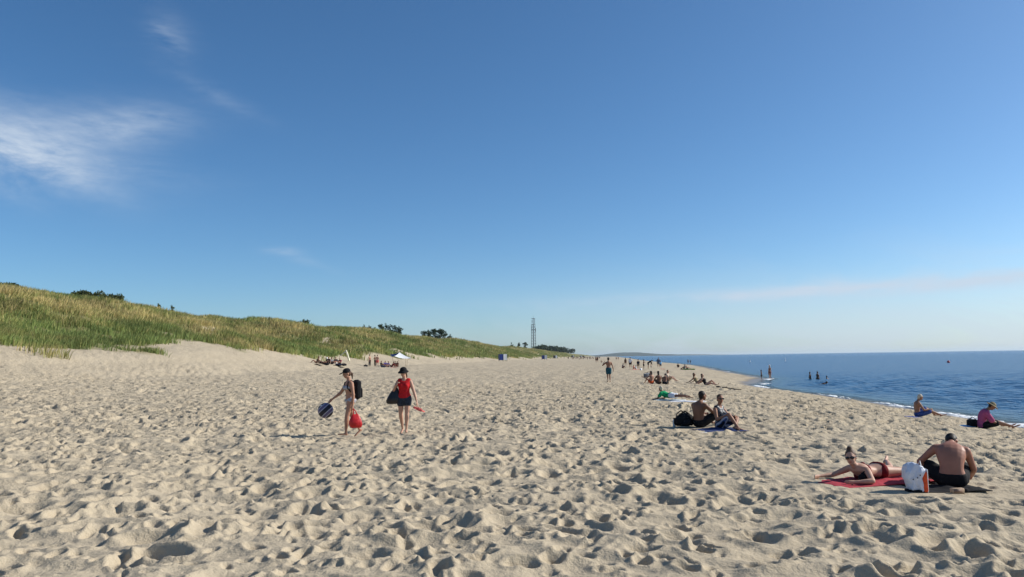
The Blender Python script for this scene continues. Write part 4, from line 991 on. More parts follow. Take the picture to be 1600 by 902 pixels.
# ------------------------------------------------------------------ middle distance
person('person with a green top lying on the sand among pale towels', 1049, 626, R(138), 1.62, prone(headfwd=(1, -.3, 0)), 'deep', 'light', 'short', (('shirt', GREEN, .5), ('shorts', WHITE, .5)), lod=1)
towel('white towel stretching right of the person in green', 1075, 628, 1.5, .8, R(-25), WHITE, 31)
towel('pale towel under the person in green', 1046, 626, 1.3, .9, R(-20), cloth('towel_pale', (.50, .56, .55)), 33)
person('seated person with a tan bare back in the group by the small boxes', 1018, 599.5, R(110), 1.68, sit(-.02, .5, armL=((.35, .65, -.45), (.3, .7, .35), (.3, .5, .5)), headfwd=(1, .4, 0)), 'mid', 'dark', 'bob', (('shorts', ORANGE, .3),), lod=1, female=True)
person('dark seated figure with long hair in the middle of the seated group', 1029.5, 600.5, R(100), 1.74, sit(.02, .55, headfwd=(1, -.3, 0)), 'deep', 'dark', 'long', (('shorts', BROWN, .5),), lod=1, female=True)
person('hunched figure sitting lowest at the right of the seated group', 1039, 601, R(70), 1.6, sit(.45, .4, headup=(.7, 0, .7), headfwd=(.7, 0, -.7)), 'deep', 'dark', 'short', (('shorts', BLACK, .6),), lod=1)
person('person in pale clothes sitting behind the seated group', 1044, 596, R(-30), 1.66, sit(-.1, .6), 'fair', 'dark', 'short', (('shirt', cloth('sand_shirt', (.44, .36, .27)), .7), ('shorts', KHAKI, .6)), lod=1)
for i, (a, b_, m, lb_) in enumerate(((1010, 590, GREY, 'grey'), (1014, 588.5, BLACK, 'black'))):
    P = place(a, b_); bx2 = empty('cool_box', P, R(10 + 20 * i)); tag(bx2, lb_ + ' cool box standing left of the seated group', 'cool box')
    g = Geo(); g.box((0, 0, .15), (.22, .15, .15), None, .02); part('tub', g, m, bx2)
    g = Geo(); g.box((0, 0, .325), (.23, .16, .022), None, .01); ld = part('lid', g, cloth('lid_pale', (.45, .47, .5)), bx2)
    g = Geo(); g.tube([(-.2, 0, .32), (-.15, 0, .44), (.15, 0, .44), (.2, 0, .32)], [.012] * 4, 6); part('handle', g, BLACK, ld)
person('dark haired person reclining on one arm near the stick', 1090.5, 601, R(-40), 1.65, lean_back(), 'tan', 'dark', 'bob', (('swimsuit', KHAKI),), lod=1, female=True)
person('person in black reclining with pale legs stretched toward the stick', 1104, 603.5, R(-35), 1.68, lean_back(legR=((.95, -.15, .2), (.95, 0, -.25), (.5, 0, .8))), 'fair', 'dark', 'bob', (('swimsuit', BLACK),), lod=1, female=True)
P0, P1 = place(1120, 607), place(1158, 612)
g = Geo(); n_ = 9
pts = []
for i in range(n_ + 1):
    q = np.array(P0) * (1 - i / n_) + np.array(P1) * (i / n_) + V(0, .12 * math.sin(i * 1.1), 0); pts.append(V(q[0], q[1], float(ground(q[0], q[1])) + .10 + .03 * math.sin(i * 2.3)))
g.tube(pts, [.055 - .004 * i for i in range(n_ + 1)], 8); g.tube([pts[3], pts[4] + V(.1, .5, .06)], [.03, .012], 6)
top_part('driftwood', g, mat('driftwood', (.07, .055, .04), .9, .3, 12, .5), 'long dark stick lying on the sand beside the reclining pair', 'driftwood')

# standing group further along: label, px, py, yaw, height, pose, skin, hair, style, wear, female, child
GR = [
 ('person kneeling at the left edge of the standing group', 973, 576, -60, 1.6, sit(.2, .7), 'tan', 'brown', 'bob', (('swimsuit', GREY),), 1, 0),
 ('person in dark swimwear standing behind the kneeling one', 977.5, 573, 80, 1.66, stand(), 'deep', 'dark', 'bob', (('swimsuit', BROWN),), 1, 0),
 ('person in white shirt and black shorts standing in the group', 985, 576, 60, 1.78, stand(), 'tan', 'dark', 'short', (('shirt', WHITE, .6), ('shorts', BLACK, .6)), 0, 0),
 ('child in coral swimsuit sitting on the sand in the group', 990, 577, -80, 1.15, sit(), 'mid', 'brown', 'bob', (('swimsuit', CORAL),), 1, 1),
 ('child in white shirt sitting beside the child in coral', 993.5, 577.5, 160, 1.12, sit(), 'fair', 'light', 'short', (('shirt', WHITE, .5), ('shorts', CORAL, .5)), 0, 1),
 ('child in navy shirt standing near the seated children', 997.5, 577.5, -120, 1.45, stand(), 'mid', 'dark', 'short', (('shirt', NAVY, .6), ('shorts', KHAKI, .5)), 0, 1),
 ('dark thin child standing with arms stretched to the right', 1006, 578.5, 0, 1.42, stand(armL=((.6, .5, -.1), (1, .1, .05), (1, 0, 0)), armR=((.9, -.3, 0), (1, 0, 0), (1, 0, 0))), 'deep', 'dark', 'short', (('swim_trunks', BLACK, .4),), 0, 1),
 ('adult in black bending down over a small child', 1013, 577.5, -10, 1.75, stand(pelvis=(0, 0, .50), spine=(.85, 0, .55), bend=(0, 0, .03), headup=(.6, 0, .8), headfwd=(.7, 0, -.6), armL=((.5, .1, -.9), (.3, 0, -1), (.2, 0, -1)), armR=((.5, -.1, -.9), (.3, 0, -1), (.2, 0, -1))), 'deep', 'dark', 'bob', (('shirt', BLACK, 1), ('shorts', BLACK, .5)), 1, 0),
 ('small child held by the bending adult', 1017.5, 578, 170, 1.0, stand(), 'tan', 'brown', 'short', (('swim_trunks', GREY, .5),), 0, 1),
 ('adult in grey blue shirt standing at the right end of the group', 1029, 575, 70, 1.76, stand(), 'tan', 'dark', 'short', (('shirt', cloth('slate', (.08, .11, .17)), .7), ('shorts', GREY, .6)), 0, 0),
 ('child in light blue shirt beside the adult in grey blue', 1032.5, 575.5, 100, 1.25, stand(), 'mid', 'dark', 'short', (('shirt', LBLUE, .7), ('shorts', NAVY, .6)), 0, 1),
 ('small dark figure sitting alone right of the standing group', 1059.5, 574.5, 60, 1.55, sit(), 'deep', 'dark', 'short', (('shirt', BROWN, .5), ('shorts', BLACK, .5)), 0, 0),
 ('person with pale cap sitting on the green mat', 1073, 577, 10, 1.6, sit(-.3, .3), 'mid', 'light', 'short', (('white_cap', WHITE), ('swim_trunks', NAVY, .4)), 0, 0),
 ('brown haired person sitting at the left end of the green mat', 1069.5, 577.5, 120, 1.6, sit(), 'tan', 'brown', 'bob', (('swimsuit', GREY),), 1, 0),
 ('left of two dark walkers at the far waterline', 1075.2, 569, 95, 1.6, walk(.2), 'deep', 'dark', 'short', (('swim_trunks', NAVY, .5),), 0, 0),
 ('right of two dark walkers at the far waterline', 1079, 569, 95, 1.5, walk(.25), 'deep', 'dark', 'bob', (('swimsuit', NAVY),), 1, 0),
 ('left walker of the distant pair left of the man in teal', 931.5, 567, 90, 1.7, walk(.2), 'tan', 'dark', 'short', (('swim_trunks', NAVY, .5),), 0, 0),
 ('right walker of the distant pair left of the man in teal', 933.8, 567, 90, 1.62, walk(.25), 'tan', 'dark', 'bob', (('swimsuit', BLACK),), 1, 0),
 ('distant sitting figure near the shoulder of the man in teal', 939.5, 567, 0, 1.6, sit(), 'tan', 'dark', 'short', (('shorts', GREY, .5),), 0, 0),
 ('left of two distant figures right of the man in teal', 963, 563.5, 90, 1.7, walk(.2), 'tan', 'dark', 'short', (('swim_trunks', BLACK, .5),), 0, 0),
 ('right of two distant figures right of the man in teal', 966, 563.5, 90, 1.65, walk(.2), 'deep', 'dark', 'bob', (('swimsuit', MAROON),), 1, 0),
 # sunshade group
 ('bare chested youth at the left of the standing trio by the sunshade', 577.5, 573, -30, 1.74, stand(), 'mid', 'dark', 'short', (('trousers', BLACK),), 0, 0),
 ('middle youth of the standing trio by the sunshade', 586, 573, 170, 1.72, stand(armL=((.4, .2, -.85), (.9, -.2, .1), (1, 0, 0))), 'deep', 'dark', 'short', (('trousers', BLACK),), 0, 0),
 ('pale backed youth at the right of the standing trio', 589.5, 573.5, 80, 1.74, stand(), 'fair', 'dark', 'short', (('shorts', CORAL, .6),), 0, 0),
 ('dark haired person sitting right beside the standing trio', 596, 573.5, -20, 1.66, sit(), 'tan', 'dark', 'bob', (('shirt', BLACK, .6), ('shorts', GREY, .5)), 1, 0),
 ('person in purple shirt sitting among the sunshade group', 602, 573.5, -70, 1.66, sit(), 'tan', 'dark', 'bob', (('shirt', PURPLE, .8), ('shorts', NAVY, .5)), 1, 0),
 ('person in lilac top sitting next to the purple shirt', 606.5, 573.8, -110, 1.62, sit(-.2, .5), 'mid', 'dark', 'long', (('shirt', cloth('lilac', (.32, .24, .46)), .6), ('shorts', PURPLE, .5)), 1, 0),
 ('person in maroon lying back under the left edge of the sunshade', 612, 574, 200, 1.66, lean_back(), 'tan', 'dark', 'short', (('shirt', MAROON, .6), ('shorts', BROWN, .5)), 0, 0),
 ('left of two dark figures sitting under the sunshade', 617.5, 573.5, -60, 1.68, sit(), 'deep', 'dark', 'short', (('shorts', MAROON, .6),), 0, 0),
 ('right of two dark figures sitting under the sunshade', 621, 573.5, -100, 1.66, sit(.1), 'deep', 'dark', 'bob', (('swimsuit', MAROON),), 1, 0),
 # group by the white cloth
 ('person lying at the far left end of the group by the white cloth', 494, 568, 200, 1.68, lean_back(), 'tan', 'red', 'bob', (('swimsuit', BROWN),), 1, 0),
 ('dark figure lying flat beside the reclining one', 503.5, 569, 190, 1.7, supine(), 'deep', 'dark', 'short', (('shorts', BLACK, .6),), 0, 0),
 ('person in black with fair hair sitting in the group by the white cloth', 513, 569, -60, 1.68, sit(), 'mid', 'blond', 'bob', (('shirt', BLACK, .7), ('shorts', BLACK, .5)), 1, 0),
 ('person in grey shirt sitting in the group by the white cloth', 518.5, 570, -20, 1.7, sit(), 'tan', 'dark', 'short', (('shirt', GREY, .7), ('shorts', NAVY, .6)), 0, 0),
 ('person in navy and white sitting in the group by the white cloth', 524.5, 569.5, -100, 1.7, sit(), 'tan', 'dark', 'short', (('shirt', NAVY, .7), ('shorts', WHITE, .5)), 0, 0),
 ('person in dusty red shirt sitting nearest the white cloth', 531, 570, -120, 1.68, sit(), 'mid', 'light', 'short', (('shirt', cloth('dusty_red', (.26, .07, .075)), .7), ('shorts', BLACK, .6)), 0, 0),
]
for (lb_, a, b_, yw, H_, ps, sk, hr, sty, wr, fe, ch) in GR:
    person(lb_, a, b_, R(yw), H_, ps, sk, hr, sty, wr, lod=2, female=bool(fe), child=bool(ch))
# people in the sea (standing on the bottom)
for (lb_, a, b_, dz, yw, H_, ps, sk, hr, wr, fe, ch) in [
 ('child wading ankle deep near the spit with one arm out', 1190, 593, -.12, 180, 1.15, stand(armR=((.3, -.8, -.35), (.6, -.6, -.1), (1, 0, 0))), 'deep', 'dark', (('swim_trunks', BLACK, .4),), 0, 1),
 ('pale capped adult wading ankle deep beside the wading child', 1203.5, 592.5, -.14, 200, 1.74, stand(armL=((.3, .3, -.8), (.6, -.3, -.3), (.6, 0, -.3))), 'mid', 'light', (('white_cap', WHITE), ('bikini_bottom', MAROON), ('bikini_top', MAROON)), 1, 0),
 ('left bather of the two standing waist deep in the sea', 1266, 592.5, -.85, 160, 1.66, stand(armL=((.3, .6, -.6), (.6, -.3, -.5), (.6, 0, -.3)), armR=((.2, -.7, -.6), (.5, .2, -.6), (.5, 0, -.5))), 'deep', 'dark', (('swimsuit', BLACK),), 1, 0),
 ('right bather of the two standing waist deep in the sea', 1277.5, 592.5, -.85, 20, 1.70, stand(armL=((.6, .5, -.4), (.8, 0, -.3), (1, 0, -.2))), 'deep', 'dark', (('swim_trunks', BLACK, .5),), 0, 0),
 ('bather bending low into the water in front of the waist deep pair', 1280.5, 601, -.98, -10, 1.7, stand(spine=(.95, 0, .35), headup=(.6, 0, .8), headfwd=(.8, 0, -.5), armL=((.3, .2, -1), (.4, 0, -.9), (.5, 0, -.9)), armR=((.3, -.2, -1), (.4, 0, -.9), (.5, 0, -.9))), 'deep', 'dark', (('swim_trunks', BLACK, .5),), 0, 0),
 ('swimmer showing only head and shoulders in the sea', 1292, 592, -1.35, 90, 1.7, stand(), 'deep', 'dark', (('swim_trunks', BLACK, .5),), 0, 0)]:
    p = plane_hit(a, b_, SEA)
    person(lb_, 0, 0, R(yw), H_, ps, sk, hr, 'short', wr, lod=2, female=bool(fe), child=bool(ch), loc=Vector((p[0], p[1], SEA + dz)))

# mat, blankets and bags of the far groups
P = place(1076, 578)
gm = empty('inflatable_mat', P, R(-8)); tag(gm, 'green inflatable mat lying on the sand by the sea', 'mat')
for i in range(5):
    g = Geo(); g.tube([(-.95, -.32 + .16 * i, .085), (0, -.32 + .16 * i, .085), (.9, -.32 + .16 * i, .085)], [.085] * 3, 10); part('air_chamber', g, cloth('mat_green', (.10, .20, .05)), gm)
g = Geo(); g.tube([(-1.12, -.38, .15), (-1.12, .38, .15)], [.14, .14], 10); part('pillow', g, BROWN, gm)
for (lb_, a, b_, L_, W_, rz, m, sd_) in [('red blanket under the right half of the sunshade group', 616, 574.5, 2.6, 1.6, 0, cloth('blanket_red', (.36, .05, .05)), 41), ('pale blanket before the purple shirt under the sunshade', 602, 575, 1.7, 1.2, 0, cloth('blanket_pale', (.55, .53, .50)), 42),
    ('dark blanket under the group by the white cloth', 522, 571, 3.0, 1.8, 0, BLACK, 43), ('rust coloured towel under the reclining person at far left', 493, 569.5, 1.9, .9, 0, BROWN, 44), ('coral towel on the sand in the standing group', 991, 578, 2.0, 1.1, 0, CORAL, 45), ('coral towel beside the child in light blue', 1031, 577, 1.5, .9, 0, CORAL, 46)]:
    towel(lb_, a, b_, L_, W_, R(rz), m, sd_)
for i, (a, b_, m, lb_) in enumerate([(509, 571.5, BLACK, 'black holdall in front of the fair haired person in black'), (529, 572.3, NAVY, 'dark bag in front of the dusty red shirt'), (537, 572, BLACK, 'flat black bag at the right end of the group'), (599, 574.6, NAVY, 'navy bag on the sand before the purple shirt'), (571.5, 573.5, BLACK, 'small black bag left of the standing trio'), (1001.5, 579.5, WHITE, 'white bag on the sand near the thin dark child'), (511, 562, WHITE, 'white bag behind the group by the white cloth')]):
    P = place(a, b_); bo = empty('holdall', P, R(15 * i)); tag(bo, lb_, 'bag')
    g = crumpled(Geo().tube([(-.26, 0, .15), (0, 0, .17), (.26, 0, .15)], [.14, .165, .14], 12), .05, i); so = part('sack', g, m, bo, .03, 1)
    g = Geo(); g.tube([(-.12, 0, .30), (-.06, 0, .41), (.06, 0, .41), (.12, 0, .30)], [.014] * 4, 6); part('handle', g, BLACK, so)

# ------------------------------------------------------------------ sunshade: four-panel canopy on slanting poles
P = place(626, 573.5)
ss = empty('sunshade', P, R(28)); tag(ss, 'white and blue beach sunshade on slanting poles', 'sunshade')
ap = V(-.15, .1, 2.18); cs = [V(-1.35, -1.05, 1.62), V(1.25, -1.15, 1.28), V(1.30, 1.05, 1.50), V(-1.25, 1.1, 1.88)]
SHW = mat('canopy_white', (.80, .82, .84), .7, .03, 5, .2, 12, transl=.25); SHB = mat('canopy_blue', (.03, .06, .20), .7, .1, 5, transl=.2)
for i in range(4):
    a, b_ = cs[i], cs[(i + 1) % 4]; top, bot = [], []; n_ = 8
    vs = []; fs = []
    for k in range(n_ + 1):
        for j in range(n_ + 1):
            u_, v_ = k / n_, j / n_; e = a * (1 - v_) + b_ * v_; p = ap * (1 - u_) + e * u_ - V(0, 0, .20 * math.sin(math.pi * v_) * u_ * u_ + .10 * math.sin(math.pi * u_)) + V(0, 0, .02 * math.sin(v_ * 20) * u_)
            vs.append(p)
    m_ = len(vs); vs = vs + [p - V(0, 0, .012) for p in vs]
    for k in range(n_):
        for j in range(n_):
            q = k * (n_ + 1) + j; fs.append((q, q + n_ + 1, q + n_ + 2, q + 1)); fs.append((m_ + q, m_ + q + 1, m_ + q + n_ + 2, m_ + q + n_ + 1))
    cp = part('canopy_panel', Geo().add(vs, fs), SHB if i in (2, 3) else SHW, ss)
    part('edge_cord', Geo().tube([a * (1 - t) + b_ * t - V(0, 0, .20 * math.sin(math.pi * t)) for t in np.linspace(0, 1, 9)], .012, 6), SHW, cp)
for x, y, c_ in ((-.5, -.75, cs[0]), (.62, -.9, cs[1]), (1.05, .75, cs[2]), (-.8, .85, cs[3])):
    part('pole', Geo().tube([(x, y, -.12), (x * .9 + c_[0] * .12, y * .9 + c_[1] * .12, 1.0), tuple(c_ * .88 + V(0, 0, .12))], [.022, .02, .018], 8), mat('pole_wood', (.30, .20, .12), .6), ss)
# white cloth hung on leaning poles
P = place(541, 565.5)
wc = empty('windbreak', P, R(15)); tag(wc, 'white cloth draped over leaning poles behind the left group', 'windbreak')
g = Geo()
for s, pts, rd in ((0, [(-.02, 0, 1.60), (.12, -.03, 1.15), (.26, -.05, .7), (.40, -.03, .22)], (.17, .27, .24, .24)), (1, [(-.05, 0, 1.58), (.0, 0, 1.45), (.1, 0, 1.35)], (.07, .14, .15))):
    g.tube(pts, rd, 12, V(0, 1, 0), .6)
part('cloth', crumpled(g, .09, 5), CREAM, wc, .035, 1)
part('cross_bar', Geo().tube([(-.95, .1, .82), (.02, 0, 1.6)], [.06, .08], 8), CREAM, wc)
part('pole', Geo().tube([(.62, -.02, -.1), (.0, 0, 1.62)], [.025, .022], 8), CREAM, wc)
part('pole', Geo().tube([(-.95, .1, .84), (-1.0, .12, -.1)], [.02, .02], 8), mat('pole_wood', (.3, .2, .12)), wc)

# ------------------------------------------------------------------ changing cabins along the dune foot
CABW = mat('cabin_white', (.75, .76, .77), .5, .06, 6); CABB = mat('cabin_blue', (.02, .045, .22), .5, .1, 6); CABD = mat('cabin_dark', (.045, .045, .05), .6)
for i, (a, b_, rz, sc, m1, m2, lb_) in enumerate([(786.5, 565, 18, 1.15, CABB, CABW, 'nearest blue and white changing cabin at the foot of the dune'), (851, 562.5, 10, 1.1, CABB, CABW, 'second blue and white changing cabin along the dune foot'), (868, 560.8, 15, 1.1, CABD, CABW, 'dark and white changing cabin beyond the blue ones'),
        (895, 559, 5, 1.2, CABD, CABW, 'small distant dark cabin, left of the far pair'), (907.5, 558.6, 8, 1.3, CABD, CABW, 'left cabin of the far pair at the end of the dune'), (911.5, 558.6, 0, 1.3, CABD, CABD, 'right dark cabin of the far pair at the end of the dune')]):
    P = place(a, b_); cb_ = empty('changing_cabin', P, R(rz)); cb_.scale = (sc,) * 3; tag(cb_, lb_, 'cabin', 'changing cabins along the dune foot')
    for nm, c, h, m in (('side_panel', (-.52, 0, 1.15), (.50, .03, .80), m1), ('side_panel', (.52, -.02, 1.15), (.50, .03, .80), m2), ('back_panel', (0, .95, 1.15), (1.02, .03, .80), m2), ('end_panel', (-1.05, .46, 1.15), (.03, .46, .80), m1), ('end_panel', (1.05, .40, 1.15), (.03, .40, .80), m2)):
        part(nm, Geo().box(c, h), m, cb_, shade=False)
    for x in (-1.05, 0.0, 1.05):
        for y in (-.03, .95): part('post', Geo().tube([(x, y, -.15), (x, y, 1.98)], [.04, .04], 8), CABD, cb_)

# ------------------------------------------------------------------ lattice mast behind the dune
yT = 1020.0
def at_depth(px, py, y): d = ray(px, py); k = y / d[1]; return EYE + d * k
top = at_depth(833, 495, yT); base = V(top[0], yT, 5.0)
HT = top[2] - base[2]
tw = empty('lattice_mast', base); tag(tw, 'tall grey lattice radio mast standing behind the dune', 'mast')
STEEL = mat('mast_steel', (.16, .17, .19), .5, .1, .5, metallic=.3)
hw0, hw1 = 3.1, 2.3
lv = np.linspace(0, HT * .80, 12)
def hw(z): return hw0 + (hw1 - hw0) * z / (HT * .8)
for sx in (-1, 1):
    for sy in (-1, 1): part('leg', Geo().tube([(sx * hw0, sy * hw0, -1), (sx * hw1, sy * hw1, HT * .8)], [.27, .20], 8), STEEL, tw)
for i in range(len(lv) - 1):
    g = Geo(); a, b_ = hw(lv[i]), hw(lv[i + 1])
    for (x0, y0), (x1, y1) in (((-1, -1), (1, -1)), ((1, -1), (1, 1)), ((1, 1), (-1, 1)), ((-1, 1), (-1, -1))):
        g.tube([(x0 * a, y0 * a, lv[i]), (x1 * b_, y1 * b_, lv[i + 1])], .09, 5); g.tube([(x1 * a, y1 * a, lv[i]), (x0 * b_, y0 * b_, lv[i + 1])], .09, 5); g.tube([(x0 * b_, y0 * b_, lv[i + 1]), (x1 * b_, y1 * b_, lv[i + 1])], .10, 5)
    part('brace_bay', g, STEEL, tw)
part('ladder_shaft', Geo().tube([(0, 0, -1), (0, 0, HT * .96)], [.62, .42], 8), STEEL, tw)
for z_, r_ in ((HT * .66, 2.9), (HT * .80, 2.5), (HT * .95, 2.6)): part('platform', Geo().box((0, 0, z_), (r_, r_ * .8, .18)), STEEL, tw)
for x, y, z0, z1 in ((-2.6, -1.2, .62, .72), (2.9, -1.0, .60, .70), (0, -1.6, .63, .76), (-1.6, -1, .84, .91), (1.9, .3, .80, .95)):
    part('antenna', Geo().box((x, y, HT * (z0 + z1) / 2), (.32, .25, HT * (z1 - z0) / 2), None, .08), STEEL, tw)
part('whip', Geo().tube([(.4, 0, HT * .95), (.4, 0, HT * 1.03)], [.12, .06], 6), STEEL, tw)

# ------------------------------------------------------------------ pines and shrubs on the dune crest
PINE = mat('pine_needles', (.030, .052, .018), .8, .45, .8, transl=.15); BARK = mat('bark', (.06, .045, .035), .9, .3, 6)
SHRUB = mat('shrub_leaves', (.085, .105, .032), .8, .4, 1.5, transl=.2)
def leaf_mass(blobs, n, size, seed):
    rg = np.random.default_rng(seed); vs = []; fs = []
    for c, r_ in blobs:
        k = max(20, int(n * (r_[0] * r_[1] * r_[2]) ** (2 / 3) / 1.0))
        d = rg.normal(0, 1, (k, 3)); d /= np.linalg.norm(d, axis=1)[:, None]; rad = rg.uniform(.45, 1.08, k) ** .6
        P_ = np.array(c) + d * np.array(r_) * rad[:, None]
        for p in P_:
            a = unit(rg.normal(0, 1, 3) + V(0, 0, .4)); b_ = unit(np.cross(a, rg.normal(0, 1, 3))); s = size * rg.uniform(.5, 1.3); o = len(vs)
            vs += [p - b_ * s * .5, p + b_ * s * .5, p + a * s * 1.4 + b_ * s * .2]; fs.append((o, o + 1, o + 2))
    return np.array(vs), np.array(fs)
def crest_spot(px, s0):
    d = ray(px, 540); tn = d[0] / d[1]; y = s0 / (tn * CB - SB); x = tn * y; return x, y
def tree(label, px, top_py, s0, wid, seed, group, pine=True, name='pine_tree', cat='tree'):
    x, y = crest_spot(px, s0); zg = float(ground(x, y)); zt = at_depth(px, top_py, y)[2]; h = max(1.2, zt - zg)
    rg = random.Random(seed); t = empty(name, (x, y, zg)); tag(t, label, cat, group)
    g = Geo(); lx, ly = rg.uniform(-.2, .2), rg.uniform(-.2, .2)
    g.tube([(0, 0, -.4), (lx * .5, ly * .5, h * .4), (lx, ly, h * .85)], [.05 * h ** .7 + .03, .04 * h ** .7 + .02, .02], 8)
    blobs = []
    for i in range(rg.randint(9, 13)):
        an = rg.uniform(0, 6.28); zz = h * rg.uniform(.22, .88); rr_ = wid * rg.uniform(.25, .95) * (1.2 - .5 * zz / h)
        c = (math.cos(an) * rr_, math.sin(an) * rr_, zz); g.tube([(lx * zz / h, ly * zz / h, zz - .15 * h), c], [.03 * h ** .5, .012], 5)
        q = wid * rg.uniform(.34, .56); blobs.append((c, (q, q, q * rg.uniform(.5, .8))))
    blobs.append(((lx, ly, h * .9), (wid * .3, wid * .3, h * .1 + .1)))
    part('trunk', g, BARK, t)
    vs, fs = leaf_mass(blobs, 330, .15 + .03 * wid, seed)
    cr = link('crown', raw_mesh('crown', vs, fs), PINE if pine else SHRUB, t, False)
    return t
for i, (px, tp, wd) in enumerate([(569.5, 508, 1.0), (577, 509, .9), (586.5, 511.5, .7), (595.5, 506.5, 1.3), (602, 505.5, 1.2), (609, 507, 1.3), (617, 508.5, 1.4), (624, 510, 1.3)]):
    tree('dark pine in the left clump on the dune crest, number %s from the left' % ('one two three four five six seven eight'.split()[i]), px, tp, -67 - (i % 3), wd, 100 + i, 'left clump of pines on the crest')
for i, (px, tp, wd) in enumerate([(663.5, 517, 1.5), (670, 515.5, 1.7), (679.5, 514, 2.0), (688, 514, 2.1), (695.5, 517.5, 1.7), (703, 522.5, 1.6)]):
    tree('dark pine in the right clump on the dune crest, number %s from the left' % ('one two three four five six'.split()[i]), px, tp, -68 - (i % 3), wd, 120 + i, 'right clump of pines on the crest')
for i, (px, tp, wd, lb_) in enumerate([(799, 535, 2.0, 'small tree left of the mast, farthest from it'), (811, 535.5, 2.6, 'small tree left of the mast, between two others'), (820.5, 535, 3.0, 'small tree just left of the mast')]):
    tree(lb_, px, tp, -78, wd, 140 + i, 'small trees left of the mast')
for i, (px, tp, wd, lb_) in enumerate([(8, 451, 2.0, 'low green shrub on the dune crest at the left picture edge'), (125, 464.5, 1.3, 'brownish low shrub on the crest, left of the rounded green one'), (150, 465, 1.5, 'wide low shrub on the dune crest left of centre of the mound'), (172, 465.5, 1.2, 'rounded green shrub on the dune crest'), (248, 474.5, .3, 'thin upright sapling on the crest, left one of two'), (268, 477, .35, 'thin upright sapling on the crest, right one of two'), (475, 500, 1.2, 'small shrub on the crest left of the pines')]):
    tree(lb_, px, tp, -66, wd, 160 + i, None, False, 'shrub' if wd > .5 else 'sapling', 'shrub' if wd > .5 else 'sapling')
# far pine wood where the dune runs out
rg = np.random.default_rng(77); blobs = []
for i in range(150):
    px = rg.uniform(836, 925); dep = rg.uniform(900, 1900); x, y = at_depth(px, 545, dep)[:2]; s_, t_ = st(x, y)
    if s_ > -62: continue
    zt = at_depth(px, np.interp(px, [836, 845, 862, 872, 885, 900, 912, 925], [543.5, 540, 542.5, 541.5, 543.5, 545.5, 549, 553]) + rg.uniform(0, 2.5), dep)[2]; zg = float(ground(x, y))
    if zt - zg < 2: continue
    h = min(zt - zg, 22); c = (x, y, zt - h * .45); blobs.append((c, (rg.uniform(3, 6), rg.uniform(3, 6), h * .5)))
vs, fs = leaf_mass(blobs, 5.5, 2.4, 5)
tag(link('far_wood', raw_mesh('far_wood', vs, fs), PINE, None, False), 'dark pine wood far off behind the end of the dune', 'wood', kind='stuff')
# far crowd on the beach
rg = np.random.default_rng(31); g = Geo()
for i in range(90):
    t_ = rg.uniform(460, 1100); s_ = rg.uniform(-28, 0); x, y = xy(s_, t_); z_ = float(ground(x, y)); a = rg.uniform(0, 6.28); fx, fy = math.cos(a), math.sin(a)
    if rg.uniform() < .5:
        g.tube([(x - .1 * fx, y - .1 * fy, z_), (x, y, z_ + .5), (x, y, z_ + .85), (x, y, z_ + 1.4)], [.09, .13, .17, .2], 6); g.ball((x, y, z_ + 1.62), (.11, .1, .13), 6, 5)
    else:
        g.tube([(x + .5 * fx, y + .5 * fy, z_ + .08), (x, y, z_ + .15), (x, y, z_ + .6)], [.1, .17, .18], 6); g.ball((x, y, z_ + .82), (.11, .1, .13), 6, 5)
m = mat('far_people', (.11, .065, .05), .8, .9, .35); top_part('far_crowd', g, m, 'tiny distant beachgoers scattered along the far beach', 'people', kind='stuff')

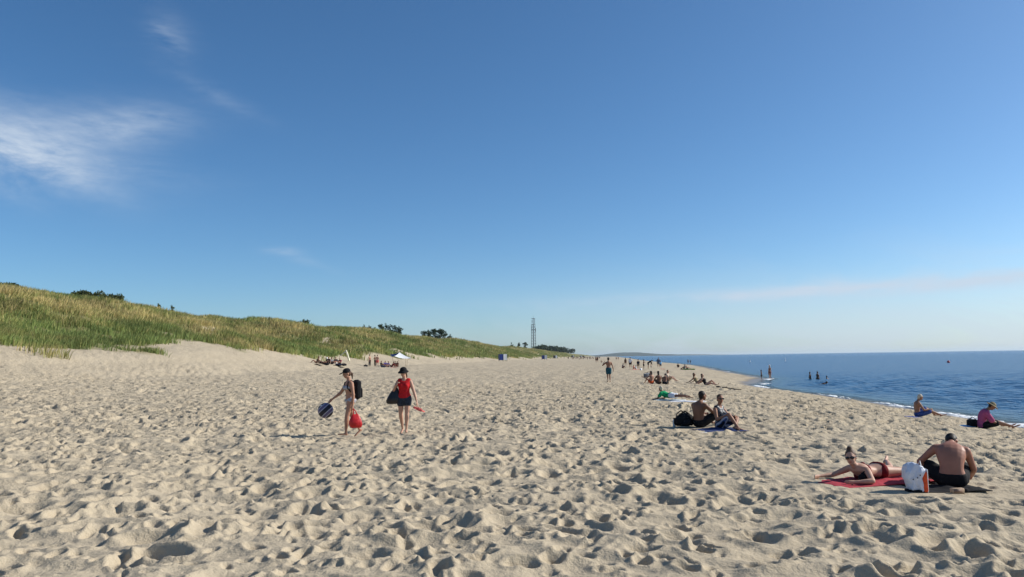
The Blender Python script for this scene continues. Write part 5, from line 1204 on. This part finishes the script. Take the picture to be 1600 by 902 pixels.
# ------------------------------------------------------------------ buoys and foam
p = plane_hit(1482, 567, SEA)
bu = empty('buoy', p); tag(bu, 'red round buoy floating far out on the sea', 'buoy')
part('float', Geo().ball((0, 0, .18), (.34, .34, .34), 16, 10), mat('buoy_red', (.50, .02, .03), .4), bu); part('mooring_eye', Geo().tube([(-.08, 0, .48), (-.06, 0, .58), (.06, 0, .58), (.08, 0, .48)], [.03] * 4, 6), mat('buoy_red', (.5, .02, .03)), bu)
for a, b_, lb_ in ((1172, 566, 'left'), (1227, 565, 'right')):
    p = plane_hit(a, b_, SEA); bu = empty('marker_buoy', p); tag(bu, lb_ + ' of two thin white marker buoys beyond the bathers', 'buoy')
    part('spar', Geo().tube([(0, 0, -.5), (0, 0, 1.1)], [.13, .07], 8), CABW, bu); part('collar', Geo().tube([(0, 0, -.05), (0, 0, .22)], [.24, .2], 10), CABW, bu)
rg = np.random.default_rng(8); g = Geo()
for (a, b_, L_, n_) in ((1186, 604.8, 2.6, 120), (1205, 600.5, 1.6, 40), (1203, 593, 2.4, 70), (1128, 581, 3.0, 50), (1462, 646.5, 1.0, 40), (1495, 652.5, 1.6, 70), (1588, 666.5, 1.6, 60), (1300, 619.5, 2.5, 30), (1390, 633.5, 3.0, 50)):
    p = plane_hit(a, b_, SEA); s0, t0 = st(p[0], p[1])
    for k in range(n_):
        t1 = t0 + rg.normal(0, L_ * .5); s1 = float(shore(t1)) + .12 + rg.normal(0, .16) + (s0 - float(shore(t0))) * .6; x, y = xy(s1, t1); r_ = rg.uniform(.03, .13)
        g.ball((x, y, SEA + .015), (r_ * rg.uniform(1, 2.4), r_, r_ * .35), 6, 4)
top_part('foam', g, mat('foam', (.80, .82, .82), .8, .04), 'white foam of small waves breaking along the waterline', 'foam', kind='stuff')
resolve_remesh()
# ------------------------------------------------------------------ sea air: thin even haze round the whole place
hz_g = Geo(); hz_g.box((0, 0, 32.0), (46000, 46000, 38.0))
hz = link('haze', hz_g.mesh('haze'), None, None, False)
hm = bpy.data.materials.new('sea_air'); hm.use_nodes = True
hm.node_tree.nodes.clear()
vo = hm.node_tree.nodes.new('ShaderNodeVolumePrincipled'); ho = hm.node_tree.nodes.new('ShaderNodeOutputMaterial')
vo.inputs['Color'].default_value = (.80, .92, 1.0, 1); vo.inputs['Density'].default_value = 0.00005; vo.inputs['Anisotropy'].default_value = .2
hm.node_tree.links.new(vo.outputs[0], ho.inputs['Volume'])
hz.data.materials.append(hm); tag(hz, 'thin pale haze of sea air over the beach', 'haze', kind='stuff')
